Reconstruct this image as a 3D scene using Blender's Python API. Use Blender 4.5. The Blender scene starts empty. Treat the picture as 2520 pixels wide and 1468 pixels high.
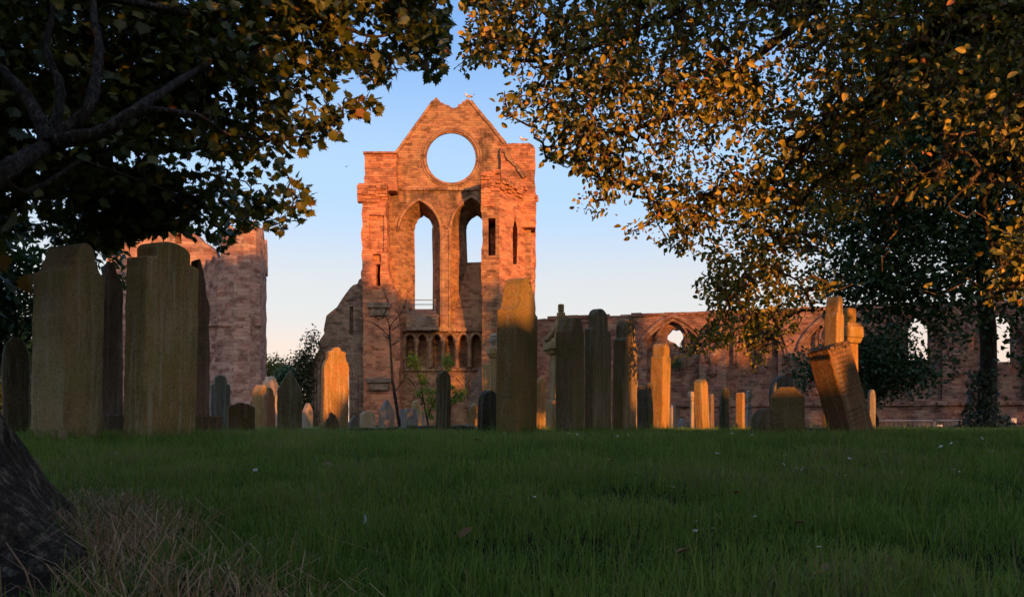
import bpy, math, random
import numpy as np
from mathutils import Vector, Matrix, noise
from mathutils.geometry import tessellate_polygon
R = math.radians
sc = bpy.context.scene
COL = sc.collection

# ---------------------------------------------------------------- camera, sky, sun, exposure
cam_d = bpy.data.cameras.new('camera'); cam = bpy.data.objects.new('camera', cam_d); COL.objects.link(cam)
cam.location = (0, 0, .35); cam.rotation_euler = (R(90), 0, 0)
cam_d.lens = 26; cam_d.sensor_width = 36; cam_d.shift_y = 309/2519
cam_d.clip_start = .05; cam_d.clip_end = 3000
sc.camera = cam
SUN_EL, SUN_AZ = 6.0, 27.0          # degrees; the sun stands behind the viewer, to the right
world = bpy.data.worlds.new('World'); sc.world = world; world.use_nodes = True
wn, wl = world.node_tree.nodes, world.node_tree.links
wn.clear()
sky = wn.new('ShaderNodeTexSky'); sky.sky_type = 'NISHITA'; sky.sun_disc = False
sky.sun_elevation = R(SUN_EL); sky.sun_rotation = R(180-SUN_AZ)
sky.altitude = 0; sky.air_density = 1.0; sky.dust_density = .35; sky.ozone_density = 2.2
# warm band low over the horizon opposite the sunset, as in the photograph's sky
geo = wn.new('ShaderNodeTexCoord'); sep = wn.new('ShaderNodeSeparateXYZ'); wl.new(geo.outputs['Generated'], sep.inputs[0])
rmp = wn.new('ShaderNodeValToRGB'); wl.new(sep.outputs['Z'], rmp.inputs[0])
cr = rmp.color_ramp; cr.interpolation = 'EASE'
cr.elements[0].position = 0.0; cr.elements[0].color = (.95, .61, .45, 1)
cr.elements[1].position = .50; cr.elements[1].color = (.22, .43, .84, 1)
for p_, c_ in ((.08, (.90, .68, .58, 1)), (.16, (.73, .71, .70, 1)), (.30, (.46, .655, .92, 1))):
    e_ = cr.elements.new(p_); e_.color = c_
mixs = wn.new('ShaderNodeMix'); mixs.data_type = 'RGBA'; mixs.inputs[0].default_value = .80
sc_ = wn.new('ShaderNodeVectorMath'); sc_.operation = 'SCALE'; sc_.inputs['Scale'].default_value = 7.9
wl.new(rmp.outputs[0], sc_.inputs[0])
wl.new(sky.outputs[0], mixs.inputs[6]); wl.new(sc_.outputs[0], mixs.inputs[7])
# the glowing half of the sky round the setting sun, behind the viewer
dt = wn.new('ShaderNodeVectorMath'); dt.operation = 'DOT_PRODUCT'; wl.new(geo.outputs['Generated'], dt.inputs[0])
dt.inputs[1].default_value = (math.sin(R(SUN_AZ))*math.cos(R(14)), -math.cos(R(SUN_AZ))*math.cos(R(14)), math.sin(R(14)))
mx0 = wn.new('ShaderNodeMath'); mx0.operation = 'MAXIMUM'; wl.new(dt.outputs['Value'], mx0.inputs[0]); mx0.inputs[1].default_value = 0
pw = wn.new('ShaderNodeMath'); pw.operation = 'POWER'; wl.new(mx0.outputs[0], pw.inputs[0]); pw.inputs[1].default_value = 2.2
gl = wn.new('ShaderNodeVectorMath'); gl.operation = 'SCALE'; gl.inputs[0].default_value = (6.0, 4.3, 2.8); wl.new(pw.outputs[0], gl.inputs['Scale'])
adg = wn.new('ShaderNodeVectorMath'); adg.operation = 'ADD'; wl.new(mixs.outputs[2], adg.inputs[0]); wl.new(gl.outputs[0], adg.inputs[1])
bg = wn.new('ShaderNodeBackground'); bg.inputs[1].default_value = .10
wo = wn.new('ShaderNodeOutputWorld'); wl.new(adg.outputs[0], bg.inputs[0]); wl.new(bg.outputs[0], wo.inputs[0])

sun_d = bpy.data.lights.new('sun', 'SUN'); sun = bpy.data.objects.new('sun', sun_d); COL.objects.link(sun)
sun_d.energy = 4.9; sun_d.angle = R(.5); sun_d.color = (1, .37, .08)
sd = Vector((math.sin(R(SUN_AZ))*math.cos(R(SUN_EL)), -math.cos(R(SUN_AZ))*math.cos(R(SUN_EL)), math.sin(R(SUN_EL))))
sun.rotation_euler = sd.to_track_quat('Z', 'Y').to_euler(); sun.location = sd*30
sc.view_settings.view_transform = 'Standard'; sc.view_settings.look = 'None'
sc.view_settings.exposure = .7; sc.view_settings.gamma = 1; sc.view_settings.use_curve_mapping = False
sc.render.engine = 'CYCLES'
cy = sc.cycles; cy.use_denoising = True; cy.max_bounces = 5; cy.diffuse_bounces = 3; cy.glossy_bounces = 2
cy.transmission_bounces = 3; cy.transparent_max_bounces = 4; cy.use_adaptive_sampling = True; cy.adaptive_threshold = .015
cy.caustics_reflective = False; cy.caustics_refractive = False
try: cy.denoising_prefilter = 'ACCURATE'; cy.denoising_input_passes = 'RGB_ALBEDO_NORMAL'
except Exception: pass

# ---------------------------------------------------------------- helpers
F, CX, HY, CZ = 1819.0, 1259.5, 1043.0, .35    # measures read off the photograph -> metres
def at(px, py, Y): return Vector(((px-CX)*Y/F, Y, CZ+(HY-py)*Y/F))
def gz(x, y):
    t = min(1, max(0, (y-1.3)/5.2)); t = t*t*(3-2*t)
    return .235*t + .012*noise.noise((x*1.3, y*1.3, 0)) * min(1, max(0, (y-.5)))*(1 if y < 40 else .5)
def gz_np(x, y):
    t = np.clip((y-1.3)/5.2, 0, 1); t = t*t*(3-2*t); return .235*t
def tag(o, label=None, cat=None, group=None, kind=None):
    if label: o['label'] = label
    if cat: o['category'] = cat
    if group: o['group'] = group
    if kind: o['kind'] = kind
    return o
def empty(name, loc, label=None, cat=None, group=None):
    o = bpy.data.objects.new(name, None); COL.objects.link(o); o.location = loc; o.empty_display_size = .2
    return tag(o, label, cat, group)
def box_uv(me):
    n = len(me.loops)
    if n == 0: return
    uv = me.uv_layers.new(name='UVMap')
    co = np.empty(len(me.vertices)*3, np.float32); me.vertices.foreach_get('co', co); co = co.reshape(-1, 3)
    co = co + np.array(me.get('org', (0, 0, 0)), np.float32)
    li = np.empty(n, np.int32); me.loops.foreach_get('vertex_index', li)
    pn = np.empty(len(me.polygons)*3, np.float32); me.polygons.foreach_get('normal', pn); pn = pn.reshape(-1, 3)
    lt = np.empty(len(me.polygons), np.int32); me.polygons.foreach_get('loop_total', lt)
    nn = np.repeat(pn, lt, axis=0); c = co[li]
    # quantise the heading of a face so that neighbours on a rough wall share one frame
    ang = np.round(np.arctan2(nn[:, 1], nn[:, 0])/R(22.5))*R(22.5)
    tx, ty = -np.sin(ang), np.cos(ang)
    flat = np.abs(nn[:, 2]) > .75
    u = np.where(flat, c[:, 0], c[:, 0]*tx+c[:, 1]*ty); v = np.where(flat, c[:, 1], c[:, 2])
    uv.data.foreach_set('uv', np.stack([u, v], 1).astype(np.float32).ravel())
class MB:
    def __init__(s): s.v = []; s.f = []
    def add(s, vs, fs):
        b = len(s.v); s.v += [tuple(p) for p in vs]; s.f += [tuple(i+b for i in f) for f in fs]; return s
    def box(s, c, size, rz=0, taper=1.0):
        hx, hy, hz = size[0]/2, size[1]/2, size[2]/2; ca, sa = math.cos(rz), math.sin(rz); vs = []
        for z, k in ((-hz, 1), (hz, taper)):
            for x, y in ((-hx, -hy), (hx, -hy), (hx, hy), (-hx, hy)):
                x2, y2 = x*k, y*k; vs.append((c[0]+x2*ca-y2*sa, c[1]+x2*sa+y2*ca, c[2]+z))
        return s.add(vs, [(0, 3, 2, 1), (4, 5, 6, 7), (0, 1, 5, 4), (1, 2, 6, 5), (2, 3, 7, 6), (3, 0, 4, 7)])
    def tube(s, pts, rad, n=6, closed=False, cap=True):
        pts = [Vector(p) for p in pts]; m = len(pts)
        rad = [rad]*m if isinstance(rad, (int, float)) else rad
        vs = []; up = Vector((.13, .27, .95))
        for i, p in enumerate(pts):
            if closed: t = pts[(i+1) % m]-pts[i-1]
            else: t = pts[min(i+1, m-1)]-pts[max(i-1, 0)]
            t = t.normalized() if t.length > 1e-9 else Vector((0, 0, 1))
            a = t.cross(up)
            if a.length < .05: a = t.cross(Vector((1, 0, 0)))
            a.normalize(); b = t.cross(a)
            for k in range(n):
                w = 2*math.pi*k/n; vs.append(p+(a*math.cos(w)+b*math.sin(w))*rad[i])
        fs = []
        for i in range(m if closed else m-1):
            j = (i+1) % m
            for k in range(n): fs.append((i*n+k, i*n+(k+1) % n, j*n+(k+1) % n, j*n+k))
        if cap and not closed: fs += [tuple(range(n-1, -1, -1)), tuple(range((m-1)*n, m*n))]
        return s.add(vs, fs)
    def lathe(s, c, prof, n=16, sq=False):
        vs = []; fs = []
        for r, z in prof:
            for k in range(n):
                w = 2*math.pi*(k+.5)/n; vs.append((c[0]+r*math.cos(w), c[1]+r*math.sin(w), c[2]+z))
        for i in range(len(prof)-1):
            for k in range(n): fs.append((i*n+k, i*n+(k+1) % n, (i+1)*n+(k+1) % n, (i+1)*n+k))
        fs += [tuple(range(n-1, -1, -1)), tuple(range((len(prof)-1)*n, len(prof)*n))]
        return s.add(vs, fs)
    def build(s, name, mat, parent=None, origin=None, smooth=False, bevel=0, uv=False):
        o3 = Vector(parent.location) if parent is not None else Vector(origin or (0, 0, 0))
        if parent is not None and parent.parent is not None: o3 = Vector(parent.parent.location)+Vector(parent.location)
        me = bpy.data.meshes.new(name); me.from_pydata([tuple(Vector(p)-o3) for p in s.v], [], s.f)
        me['org'] = tuple(o3); me.update()
        if uv: box_uv(me)
        if smooth: me.polygons.foreach_set('use_smooth', [True]*len(me.polygons))
        if mat: me.materials.append(mat)
        o = bpy.data.objects.new(name, me); COL.objects.link(o)
        if parent is not None: o.parent = parent
        else: o.location = o3
        if bevel:
            b = o.modifiers.new('bevel', 'BEVEL'); b.width = bevel; b.segments = 2; b.limit_method = 'ANGLE'; b.angle_limit = R(35)
        return o
class Frame:
    """a vertical plane; px() reads a point of it off the photograph as (along, height), p() gives it in space"""
    def __init__(s, O, ang=0.0):
        s.O = Vector(O); s.u = Vector((math.cos(ang), math.sin(ang), 0)); s.n = Vector((math.sin(ang), -math.cos(ang), 0)); s.ang = ang
    def px(s, x, y, d=0.0):
        O = s.O-s.n*d; dx = (x-CX)/F; dz = (HY-y)/F; Y = O.dot(s.n)/(dx*s.n.x+s.n.y)
        P = Vector((dx*Y, Y, CZ+dz*Y)); return ((P-O).dot(s.u), P.z)
    def p(s, q, d=0.0): P = s.O+s.u*q[0]-s.n*d; return Vector((P.x, P.y, q[1]+s.O.z))
    def L(s, pts, d=0.0): return [s.px(x, y, d) for x, y in pts]
def arch(x0, x1, spring, bottom, apex, point=62, n=7):
    """outline of a pointed (or, at 90, round) arched opening in picture measures, bottom left first, going up"""
    xm = (x0+x1)/2; a = R(point); pts = [(x0, bottom), (x0, (bottom+spring)/2)]
    for i in range(n+1):
        t = a*i/n; pts.append((x0+(xm-x0)*(1-math.cos(t))/(1-math.cos(a)), spring+(apex-spring)*math.sin(t)/math.sin(a)))
    r = [(x1-(x-x0), y) for x, y in pts[:-1]]
    return pts+r[::-1]
def rough(loop, step, amp, rnd, keep=lambda a, b: False):
    out = []
    for i, a in enumerate(loop):
        b = loop[(i+1) % len(loop)]; out.append(a)
        L = math.dist(a, b); n = int(L/step)
        if keep(a, b) or n < 2: continue
        nx, ny = -(b[1]-a[1])/L, (b[0]-a[0])/L
        for k in range(1, n):
            t = (k+rnd.uniform(-.3, .3))/n; j = rnd.uniform(-amp, amp)
            out.append((a[0]+(b[0]-a[0])*t+nx*j, a[1]+(b[1]-a[1])*t+ny*j))
    return out
def slab(mb, fr, outer, t, holes=()):
    """a wall of thickness t with openings; a hole is (front loop, back loop, depth); depth None goes right through"""
    def tess(loops, d, flip):
        pts3 = [fr.p(q, dd) for lp, dd in zip(loops, d) for q in lp]
        flat = [[Vector((q[0], q[1], 0)) for q in lp] for lp in loops]
        tris = tessellate_polygon(flat); fs = []
        f2 = [q for lp in loops for q in lp]
        for tr in tris:
            a, b, c = (f2[i] for i in tr)
            ccw = (b[0]-a[0])*(c[1]-a[1])-(b[1]-a[1])*(c[0]-a[0]) > 0
            fs.append(tuple(tr) if ccw != flip else (tr[0], tr[2], tr[1]))
        mb.add(pts3, fs)
    def ring(A, dA, B, dB, inner):
        n = len(A); vs = [fr.p(q, dA) for q in A]+[fr.p(q, dB) for q in B]
        area = sum(A[i][0]*A[(i+1) % n][1]-A[(i+1) % n][0]*A[i][1] for i in range(n)); ccw = area > 0
        fs = []
        for i in range(n):
            j = (i+1) % n; f = (i, n+i, n+j, j)
            fs.append(f if (ccw != inner) else f[::-1])
        mb.add(vs, fs)
    thr = [h for h in holes if h[2] is None]+[q for h in holes if len(h) > 3 for q in h[3] if q[2] is None]
    tess([outer]+[h[0] for h in holes], [0]*(1+len(holes)), False)
    tess([outer]+[h[1] for h in thr], [t]*(1+len(thr)), True)
    ring(outer, 0, outer, t, False)
    for h in holes:
        fl, bl, d = h[:3]; subs = h[3] if len(h) > 3 else ()
        ring(fl, 0, bl, t if d is None else d, True)
        if d is not None: tess([bl]+[q[0] for q in subs], [d]*(1+len(subs)), False)
        for sf, sb, sd in subs:         # openings in the back of a recess
            ring(sf, d, sb, t if sd is None else sd, True)
            if sd is not None: tess([sb], [sd], False)
    return mb
def bar(mb, fr, s0, s1, z0, z1, proud, back=.3):
    P = [fr.p((s, z), d) for d in (-proud, back) for s, z in ((s0, z0), (s1, z0), (s1, z1), (s0, z1))]
    return mb.add(P, [(0, 1, 2, 3), (5, 4, 7, 6), (1, 5, 6, 2), (4, 0, 3, 7), (3, 2, 6, 7), (4, 5, 1, 0)])
def moulding(mb, fr, loop, r, d=0.0, n=6): return mb.tube([fr.p(q, d) for q in loop], r, n)
# ---------------------------------------------------------------- materials
class NT:
    def __init__(s, name):
        s.m = bpy.data.materials.new(name); s.m.use_nodes = True; s.t = s.m.node_tree; s.t.nodes.clear()
        s.out = s.n('ShaderNodeOutputMaterial')
    def n(s, typ, **kw):
        o = s.t.nodes.new(typ)
        for k, v in kw.items(): setattr(o, k, v)
        return o
    def l(s, a, b): s.t.links.new(a, b)
    def val(s, sock, v):
        if hasattr(v, 'links') or isinstance(v, bpy.types.NodeSocket): s.l(v, sock)
        else: sock.default_value = v
    def noise(s, vec, scale, detail=4, rough=.55, dist=0):
        o = s.n('ShaderNodeTexNoise'); s.l(vec, o.inputs['Vector']); o.inputs['Scale'].default_value = scale
        o.inputs['Detail'].default_value = detail; o.inputs['Roughness'].default_value = rough; o.inputs['Distortion'].default_value = dist
        return o.outputs['Fac']
    def ramp(s, fac, stops, interp='LINEAR'):
        o = s.n('ShaderNodeValToRGB'); s.l(fac, o.inputs[0]); c = o.color_ramp; c.interpolation = interp
        while len(c.elements) < len(stops): c.elements.new(.5)
        for e, (p, k) in zip(c.elements, stops): e.position = p; e.color = (k, k, k, 1) if isinstance(k, (int, float)) else (*k, 1)
        return o.outputs[0]
    def mix(s, fac, a, b, mode='MIX'):
        o = s.n('ShaderNodeMix', data_type='RGBA', blend_type=mode); s.val(o.inputs[0], fac)
        for i, v in ((6, a), (7, b)):
            if isinstance(v, tuple): o.inputs[i].default_value = (*v, 1)
            else: s.l(v, o.inputs[i])
        return o.outputs[2]
    def math(s, op, a, b=0.0):
        o = s.n('ShaderNodeMath', operation=op); s.val(o.inputs[0], a); s.val(o.inputs[1], b); return o.outputs[0]
    def mapping(s, vec, scale=(1, 1, 1), loc=(0, 0, 0)):
        o = s.n('ShaderNodeMapping'); s.l(vec, o.inputs[0]); o.inputs['Scale'].default_value = scale
        if isinstance(loc, tuple): o.inputs['Location'].default_value = loc
        else: s.l(loc, o.inputs['Location'])
        return o.outputs[0]
    def bsdf(s, col, rough=.9, bump=None, bstr=.4, bdist=.02, spec=.2):
        b = s.n('ShaderNodeBsdfPrincipled'); s.val(b.inputs['Base Color'], col if not isinstance(col, tuple) else (*col, 1))
        b.inputs['Roughness'].default_value = rough; b.inputs['Specular IOR Level'].default_value = spec
        if bump is not None:
            k = s.n('ShaderNodeBump'); k.inputs['Strength'].default_value = bstr; k.inputs['Distance'].default_value = bdist
            s.l(bump, k.inputs['Height']); s.l(k.outputs[0], b.inputs['Normal'])
        s.l(b.outputs[0], s.out.inputs[0]); return b
def masonry(name, c1, c2, mortar, tan=(.36, .235, .105), dark=(.07, .055, .035), bw=.44, bh=.17, tanamt=.5, darkamt=.5, rubble=0.0, darkz=None):
    t = NT(name); uvn = t.n('ShaderNodeUVMap').outputs[0]
    pos = t.n('ShaderNodeNewGeometry').outputs['Position']
    # wavering courses
    nz = t.n('ShaderNodeTexNoise'); t.l(uvn, nz.inputs['Vector']); nz.inputs['Scale'].default_value = 1.3; nz.inputs['Detail'].default_value = 3
    wv = t.n('ShaderNodeVectorMath', operation='MULTIPLY_ADD'); t.l(nz.outputs['Color'], wv.inputs[0])
    wv.inputs[1].default_value = (.14+rubble, .06+rubble*.7, 0); t.l(uvn, wv.inputs[2])
    br = t.n('ShaderNodeTexBrick'); t.l(wv.outputs[0], br.inputs['Vector']); br.offset_frequency = 2; br.squash_frequency = 3; br.squash = 1.45
    br.inputs['Scale'].default_value = 1; br.inputs['Mortar Size'].default_value = .014; br.inputs['Mortar Smooth'].default_value = .35
    br.inputs['Brick Width'].default_value = bw; br.inputs['Row Height'].default_value = bh; br.inputs['Bias'].default_value = 0
    br.inputs['Color1'].default_value = (0, 0, 0, 1); br.inputs['Color2'].default_value = (1, 1, 1, 1); br.inputs['Mortar'].default_value = (.5, .5, .5, 1)
    bcol = t.ramp(br.outputs['Color'], [(0, tuple(x*.62 for x in c1)), (.3, c1), (.62, c2), (.85, tuple(x*1.18 for x in c2)), (1, tuple((x+y)*.5 for x, y in zip(tan, c2)))])
    fine = t.noise(pos, 9, 6, .65); mid = t.noise(pos, 1.7, 5, .6); big = t.noise(t.mapping(pos, (1, 1, .55)), .42, 5, .62)
    col = t.mix(t.math('MULTIPLY', t.ramp(fine, [(.3, 0), (.75, 1)]), .45), bcol, tuple(x*.55 for x in c1))
    col = t.mix(t.math('MULTIPLY', t.ramp(mid, [(.48, 0), (.66, 1)]), tanamt), col, tan)
    col = t.mix(t.math('MULTIPLY', br.outputs['Fac'], .75), col, mortar)
    stain = t.ramp(big, [(.52, 0), (.66, 1)])
    drip = t.ramp(t.noise(t.mapping(pos, (2.2, 2.2, .22)), 1.0, 5, .6), [(.45, 0), (.62, 1)])
    st = t.math('MULTIPLY', stain, t.math('ADD', t.math('MULTIPLY', drip, .6), .4))
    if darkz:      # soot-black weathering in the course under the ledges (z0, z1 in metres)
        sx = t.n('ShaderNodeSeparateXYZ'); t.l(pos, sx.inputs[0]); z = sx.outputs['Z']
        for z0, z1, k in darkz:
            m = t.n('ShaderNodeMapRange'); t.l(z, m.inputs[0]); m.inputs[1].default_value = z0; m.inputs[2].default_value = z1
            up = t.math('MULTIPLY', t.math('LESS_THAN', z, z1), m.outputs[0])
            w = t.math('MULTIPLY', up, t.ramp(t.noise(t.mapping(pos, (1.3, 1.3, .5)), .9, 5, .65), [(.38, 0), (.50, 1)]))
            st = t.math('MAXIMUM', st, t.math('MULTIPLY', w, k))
    col = t.mix(t.math('MULTIPLY', st, darkamt), col, dark)
    mot = t.ramp(t.noise(t.mapping(pos, (1, 1, 1.5)), 1.25, 9, .72), [(.50, 0), (.60, 1)])
    col = t.mix(t.math('MULTIPLY', mot, .75), col, t.mix(1.0, col, (.42, .40, .40), 'MULTIPLY'))
    pal = t.ramp(t.noise(pos, 2.3, 8, .7), [(.56, 0), (.66, 1)])
    col = t.mix(t.math('MULTIPLY', pal, .4), col, t.mix(.5, col, tan))
    h = t.math('SUBTRACT', t.math('ADD', t.math('MULTIPLY', fine, .5), t.math('MULTIPLY', t.noise(pos, 3.2, 4), .9)), t.math('MULTIPLY', br.outputs['Fac'], .9))
    h = t.math('ADD', h, t.math('MULTIPLY', br.outputs['Color'], .35))
    t.bsdf(col, .95, h, .85, .09, .1)
    return t.m
RED1, RED2 = (.45, .165, .085), (.57, .225, .11)
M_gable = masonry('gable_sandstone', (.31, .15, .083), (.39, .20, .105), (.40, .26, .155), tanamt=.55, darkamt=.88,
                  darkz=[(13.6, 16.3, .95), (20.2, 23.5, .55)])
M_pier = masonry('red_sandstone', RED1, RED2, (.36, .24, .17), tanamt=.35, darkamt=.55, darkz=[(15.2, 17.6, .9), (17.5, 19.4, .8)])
M_rubble = masonry('grey_rubble', (.21, .135, .095), (.28, .19, .13), (.26, .2, .15), tan=(.24, .21, .13), bw=.42, bh=.17, rubble=.12, darkamt=.55)
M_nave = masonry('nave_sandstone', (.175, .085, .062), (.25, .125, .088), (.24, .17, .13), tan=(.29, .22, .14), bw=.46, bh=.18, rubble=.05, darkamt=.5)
M_tower = masonry('tower_sandstone', (.32, .16, .12), (.40, .23, .17), (.40, .3, .24), tan=(.36, .28, .2), bw=.62, bh=.22, darkamt=.35)
M_infill = masonry('dark_infill', (.17, .10, .075), (.22, .13, .10), (.2, .15, .12), darkamt=.5)
M_dress = masonry('dressed_stone', (.26, .14, .085), (.33, .19, .115), (.26, .17, .11), bw=1.0, bh=.6, tanamt=.6, darkamt=.45)

M_front_dim = masonry('dimmed_front_sandstone', (.27, .125, .068), (.36, .18, .095), (.36, .23, .13), tanamt=.45, darkamt=.8, darkz=[(15.2, 17.6, .9), (9, 13, .5)])  # pier front coloured darker and browner so it looks less sunlit than the side
def stone_mat(name, streak=.55, lich=.5, green=.35, bump=.5):
    t = NT(name); oi = t.n('ShaderNodeObjectInfo'); tc = t.n('ShaderNodeTexCoord').outputs['Object']
    off = t.n('ShaderNodeCombineXYZ'); r10 = t.math('MULTIPLY', oi.outputs['Random'], 37.0)
    for i in range(3): t.l(r10, off.inputs[i])
    ad = t.n('ShaderNodeVectorMath', operation='ADD'); t.l(tc, ad.inputs[0]); t.l(off.outputs[0], ad.inputs[1]); p = ad.outputs[0]
    base = oi.outputs['Color']
    big = t.noise(p, 2.6, 5, .6); fine = t.noise(p, 38, 5, .7); sp = t.noise(p, 90, 3, .6)
    st = t.noise(t.mapping(p, (9, 9, 1.1)), 1.0, 7, .68, .9); st2 = t.noise(t.mapping(p, (17, 17, 1.0)), 1.0, 6, .68, .8)
    dk = t.mix(1.0, base, (.40, .36, .34), 'MULTIPLY'); lt = t.mix(.45, base, (.52, .50, .40)); rd = t.mix(1.0, base, (1.0, .82, .69), 'MULTIPLY'); gr = t.mix(1.0, base, (.72, .80, .48), 'MULTIPLY')
    col = t.mix(t.ramp(big, [(.36, 0), (.62, 1)]), base, rd)
    col = t.mix(t.math('MULTIPLY', t.ramp(t.noise(p, 3.1, 5, .65), [(.46, 0), (.60, 1)]), green*2), col, gr)
    col = t.mix(t.math('MULTIPLY', t.math('MULTIPLY', t.ramp(st, [(.44, 0), (.64, 1)]), t.ramp(t.noise(p, 2.2, 3), [(.42, 0), (.58, 1)])), streak*1.5), col, dk)
    col = t.mix(t.math('MULTIPLY', t.ramp(st2, [(.51, 0), (.64, 1)]), lich*1.5), col, lt)
    col = t.mix(t.math('MULTIPLY', t.ramp(fine, [(.50, 0), (.64, 1)]), .55), col, dk)
    col = t.mix(t.math('MULTIPLY', t.ramp(sp, [(.58, 0), (.64, 1)]), .7), col, lt)
    h = t.math('ADD', t.math('MULTIPLY', fine, .5), t.math('ADD', t.math('MULTIPLY', st, .5), t.math('MULTIPLY', sp, .25)))
    t.bsdf(col, .92, h, bump, .02, .15); return t.m
M_stone = stone_mat('weathered_gravestone')
M_rough = stone_mat('pitted_gravestone', .12, .28, .5, 1.0)
def plain(name, c, rough=.8, c2=None, scale=20, bump=.2, metal=0):
    t = NT(name); p = t.n('ShaderNodeTexCoord').outputs['Object']; n = t.noise(p, scale, 4)
    col = t.mix(n, c, c2 or tuple(x*.6 for x in c)); b = t.bsdf(col, rough, n, bump, .01); b.inputs['Metallic'].default_value = metal; return t.m
def leaf_mat(name, cs, trans=.30, rough=.45, spec=.35, dead=None):
    t = NT(name); r = t.n('ShaderNodeNewGeometry').outputs['Random Per Island']
    st = [(i/(max(1, len(cs)-1))*.94, c) for i, c in enumerate(cs)]
    if dead: st += [(.965, cs[-1]), (.98, dead)]
    col = t.ramp(r, st); b = t.bsdf(col, rough, None, spec=spec)
    tr = t.n('ShaderNodeBsdfTranslucent'); t.l(t.mix(1.0, col, (1.0, 1.1, .45), 'MULTIPLY'), tr.inputs[0])
    mx = t.n('ShaderNodeMixShader'); mx.inputs[0].default_value = trans
    t.l(b.outputs[0], mx.inputs[1]); t.l(tr.outputs[0], mx.inputs[2]); t.l(mx.outputs[0], t.out.inputs[0]); return t.m
def bark_mat(name, c, c2, scale=1.0):
    t = NT(name); p = t.n('ShaderNodeTexCoord').outputs['Object']
    a = t.noise(t.mapping(p, (14*scale, 14*scale, 3*scale)), 1.0, 6, .7, .4); b = t.noise(p, 22*scale, 5, .7)
    rdg = t.noise(t.mapping(p, (34*scale, 34*scale, 9*scale)), 1.0, 9, .74, .2); crack = t.ramp(rdg, [(.40, 0), (.56, 1)])
    col = t.mix(t.ramp(a, [(.3, 0), (.7, 1)]), c, c2); col = t.mix(t.math('MULTIPLY', t.ramp(b, [(.62, 0), (.7, 1)]), .6), col, (.28, .28, .22))
    col = t.mix(crack, tuple(x*.35 for x in c), col)
    h = t.math('ADD', t.math('MULTIPLY', crack, .8), t.math('ADD', a, t.math('MULTIPLY', b, .4)))
    t.bsdf(col, .9, h, .9, .03, .15); return t.m
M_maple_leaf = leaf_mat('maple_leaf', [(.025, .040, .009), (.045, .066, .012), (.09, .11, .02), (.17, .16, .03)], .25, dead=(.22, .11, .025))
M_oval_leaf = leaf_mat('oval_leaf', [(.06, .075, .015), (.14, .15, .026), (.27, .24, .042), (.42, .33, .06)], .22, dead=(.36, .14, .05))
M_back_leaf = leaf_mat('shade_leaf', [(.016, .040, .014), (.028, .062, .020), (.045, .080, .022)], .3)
M_shrub_leaf = leaf_mat('shrub_leaf', [(.015, .045, .022), (.03, .07, .03), (.05, .10, .035)], .3)
M_ivy = leaf_mat('ivy_leaf', [(.014, .024, .008), (.03, .045, .012), (.06, .06, .02)], .15)
M_young = leaf_mat('young_leaf', [(.20, .26, .03), (.34, .36, .04), (.12, .20, .03)], .4)
M_far = leaf_mat('far_leaf', [(.05, .075, .02), (.09, .11, .025), (.14, .13, .03)], .2)
M_bark = bark_mat('furrowed_bark', (.11, .09, .07), (.20, .17, .135))
M_limb = bark_mat('smooth_bark', (.065, .056, .045), (.12, .10, .08), 1.2)
M_twig = bark_mat('twig_bark', (.30, .21, .125), (.46, .33, .20), 2.0)
M_darkbark = bark_mat('dark_bark', (.05, .042, .034), (.095, .08, .06))
M_metal = plain('galvanised_metal', (.28, .28, .28), .5, metal=.5)
M_iron = plain('rusted_iron', (.12, .07, .045), .7)
def ground_mat():
    t = NT('soil_under_grass'); p = t.n('ShaderNodeNewGeometry').outputs['Position']
    n1 = t.noise(p, 3, 6, .6); n2 = t.noise(p, 30, 5, .7)
    col = t.mix(n1, (.022, .034, .010), (.04, .036, .018)); col = t.mix(t.math('MULTIPLY', n2, .6), col, (.015, .022, .008))
    d = t.n('ShaderNodeVectorMath', operation='DISTANCE'); t.l(t.mapping(p, (1, 1, 0)), d.inputs[0]); d.inputs[1].default_value = (-1.45, 1.55, 0)
    near = t.ramp(t.math('ADD', d.outputs['Value'], t.math('MULTIPLY', t.math('SUBTRACT', n1, .5), .5)), [(.55, 1), (.95, 0)])
    soil = t.mix(n2, (.045, .034, .026), (.018, .014, .011)); col = t.mix(near, col, soil)
    t.bsdf(col, 1.0, t.math('ADD', n2, n1), .7, .04, .05); return t.m
M_ground = ground_mat()
def blade_mat(name, stops, trans=.35, rough=.5):
    t = NT(name); a = t.n('ShaderNodeAttribute', attribute_name='tint'); a.attribute_type = 'GEOMETRY'
    col = t.ramp(a.outputs['Fac'], stops); b = t.bsdf(col, rough, None, spec=.25)
    tr = t.n('ShaderNodeBsdfTranslucent'); t.l(col, tr.inputs[0]); mx = t.n('ShaderNodeMixShader'); mx.inputs[0].default_value = trans
    t.l(b.outputs[0], mx.inputs[1]); t.l(tr.outputs[0], mx.inputs[2]); t.l(mx.outputs[0], t.out.inputs[0]); return t.m
M_grass = blade_mat('green_grass', [(0, (.095, .19, .028)), (.5, (.17, .29, .04)), (.85, (.25, .34, .06)), (.93, (.18, .21, .07)), (1, (.30, .25, .12))])
M_straw = blade_mat('dry_grass', [(0, (.34, .19, .10)), (.5, (.54, .34, .18)), (.8, (.66, .48, .27)), (.84, (.13, .19, .04)), (1, (.20, .25, .06))], .25)
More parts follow.
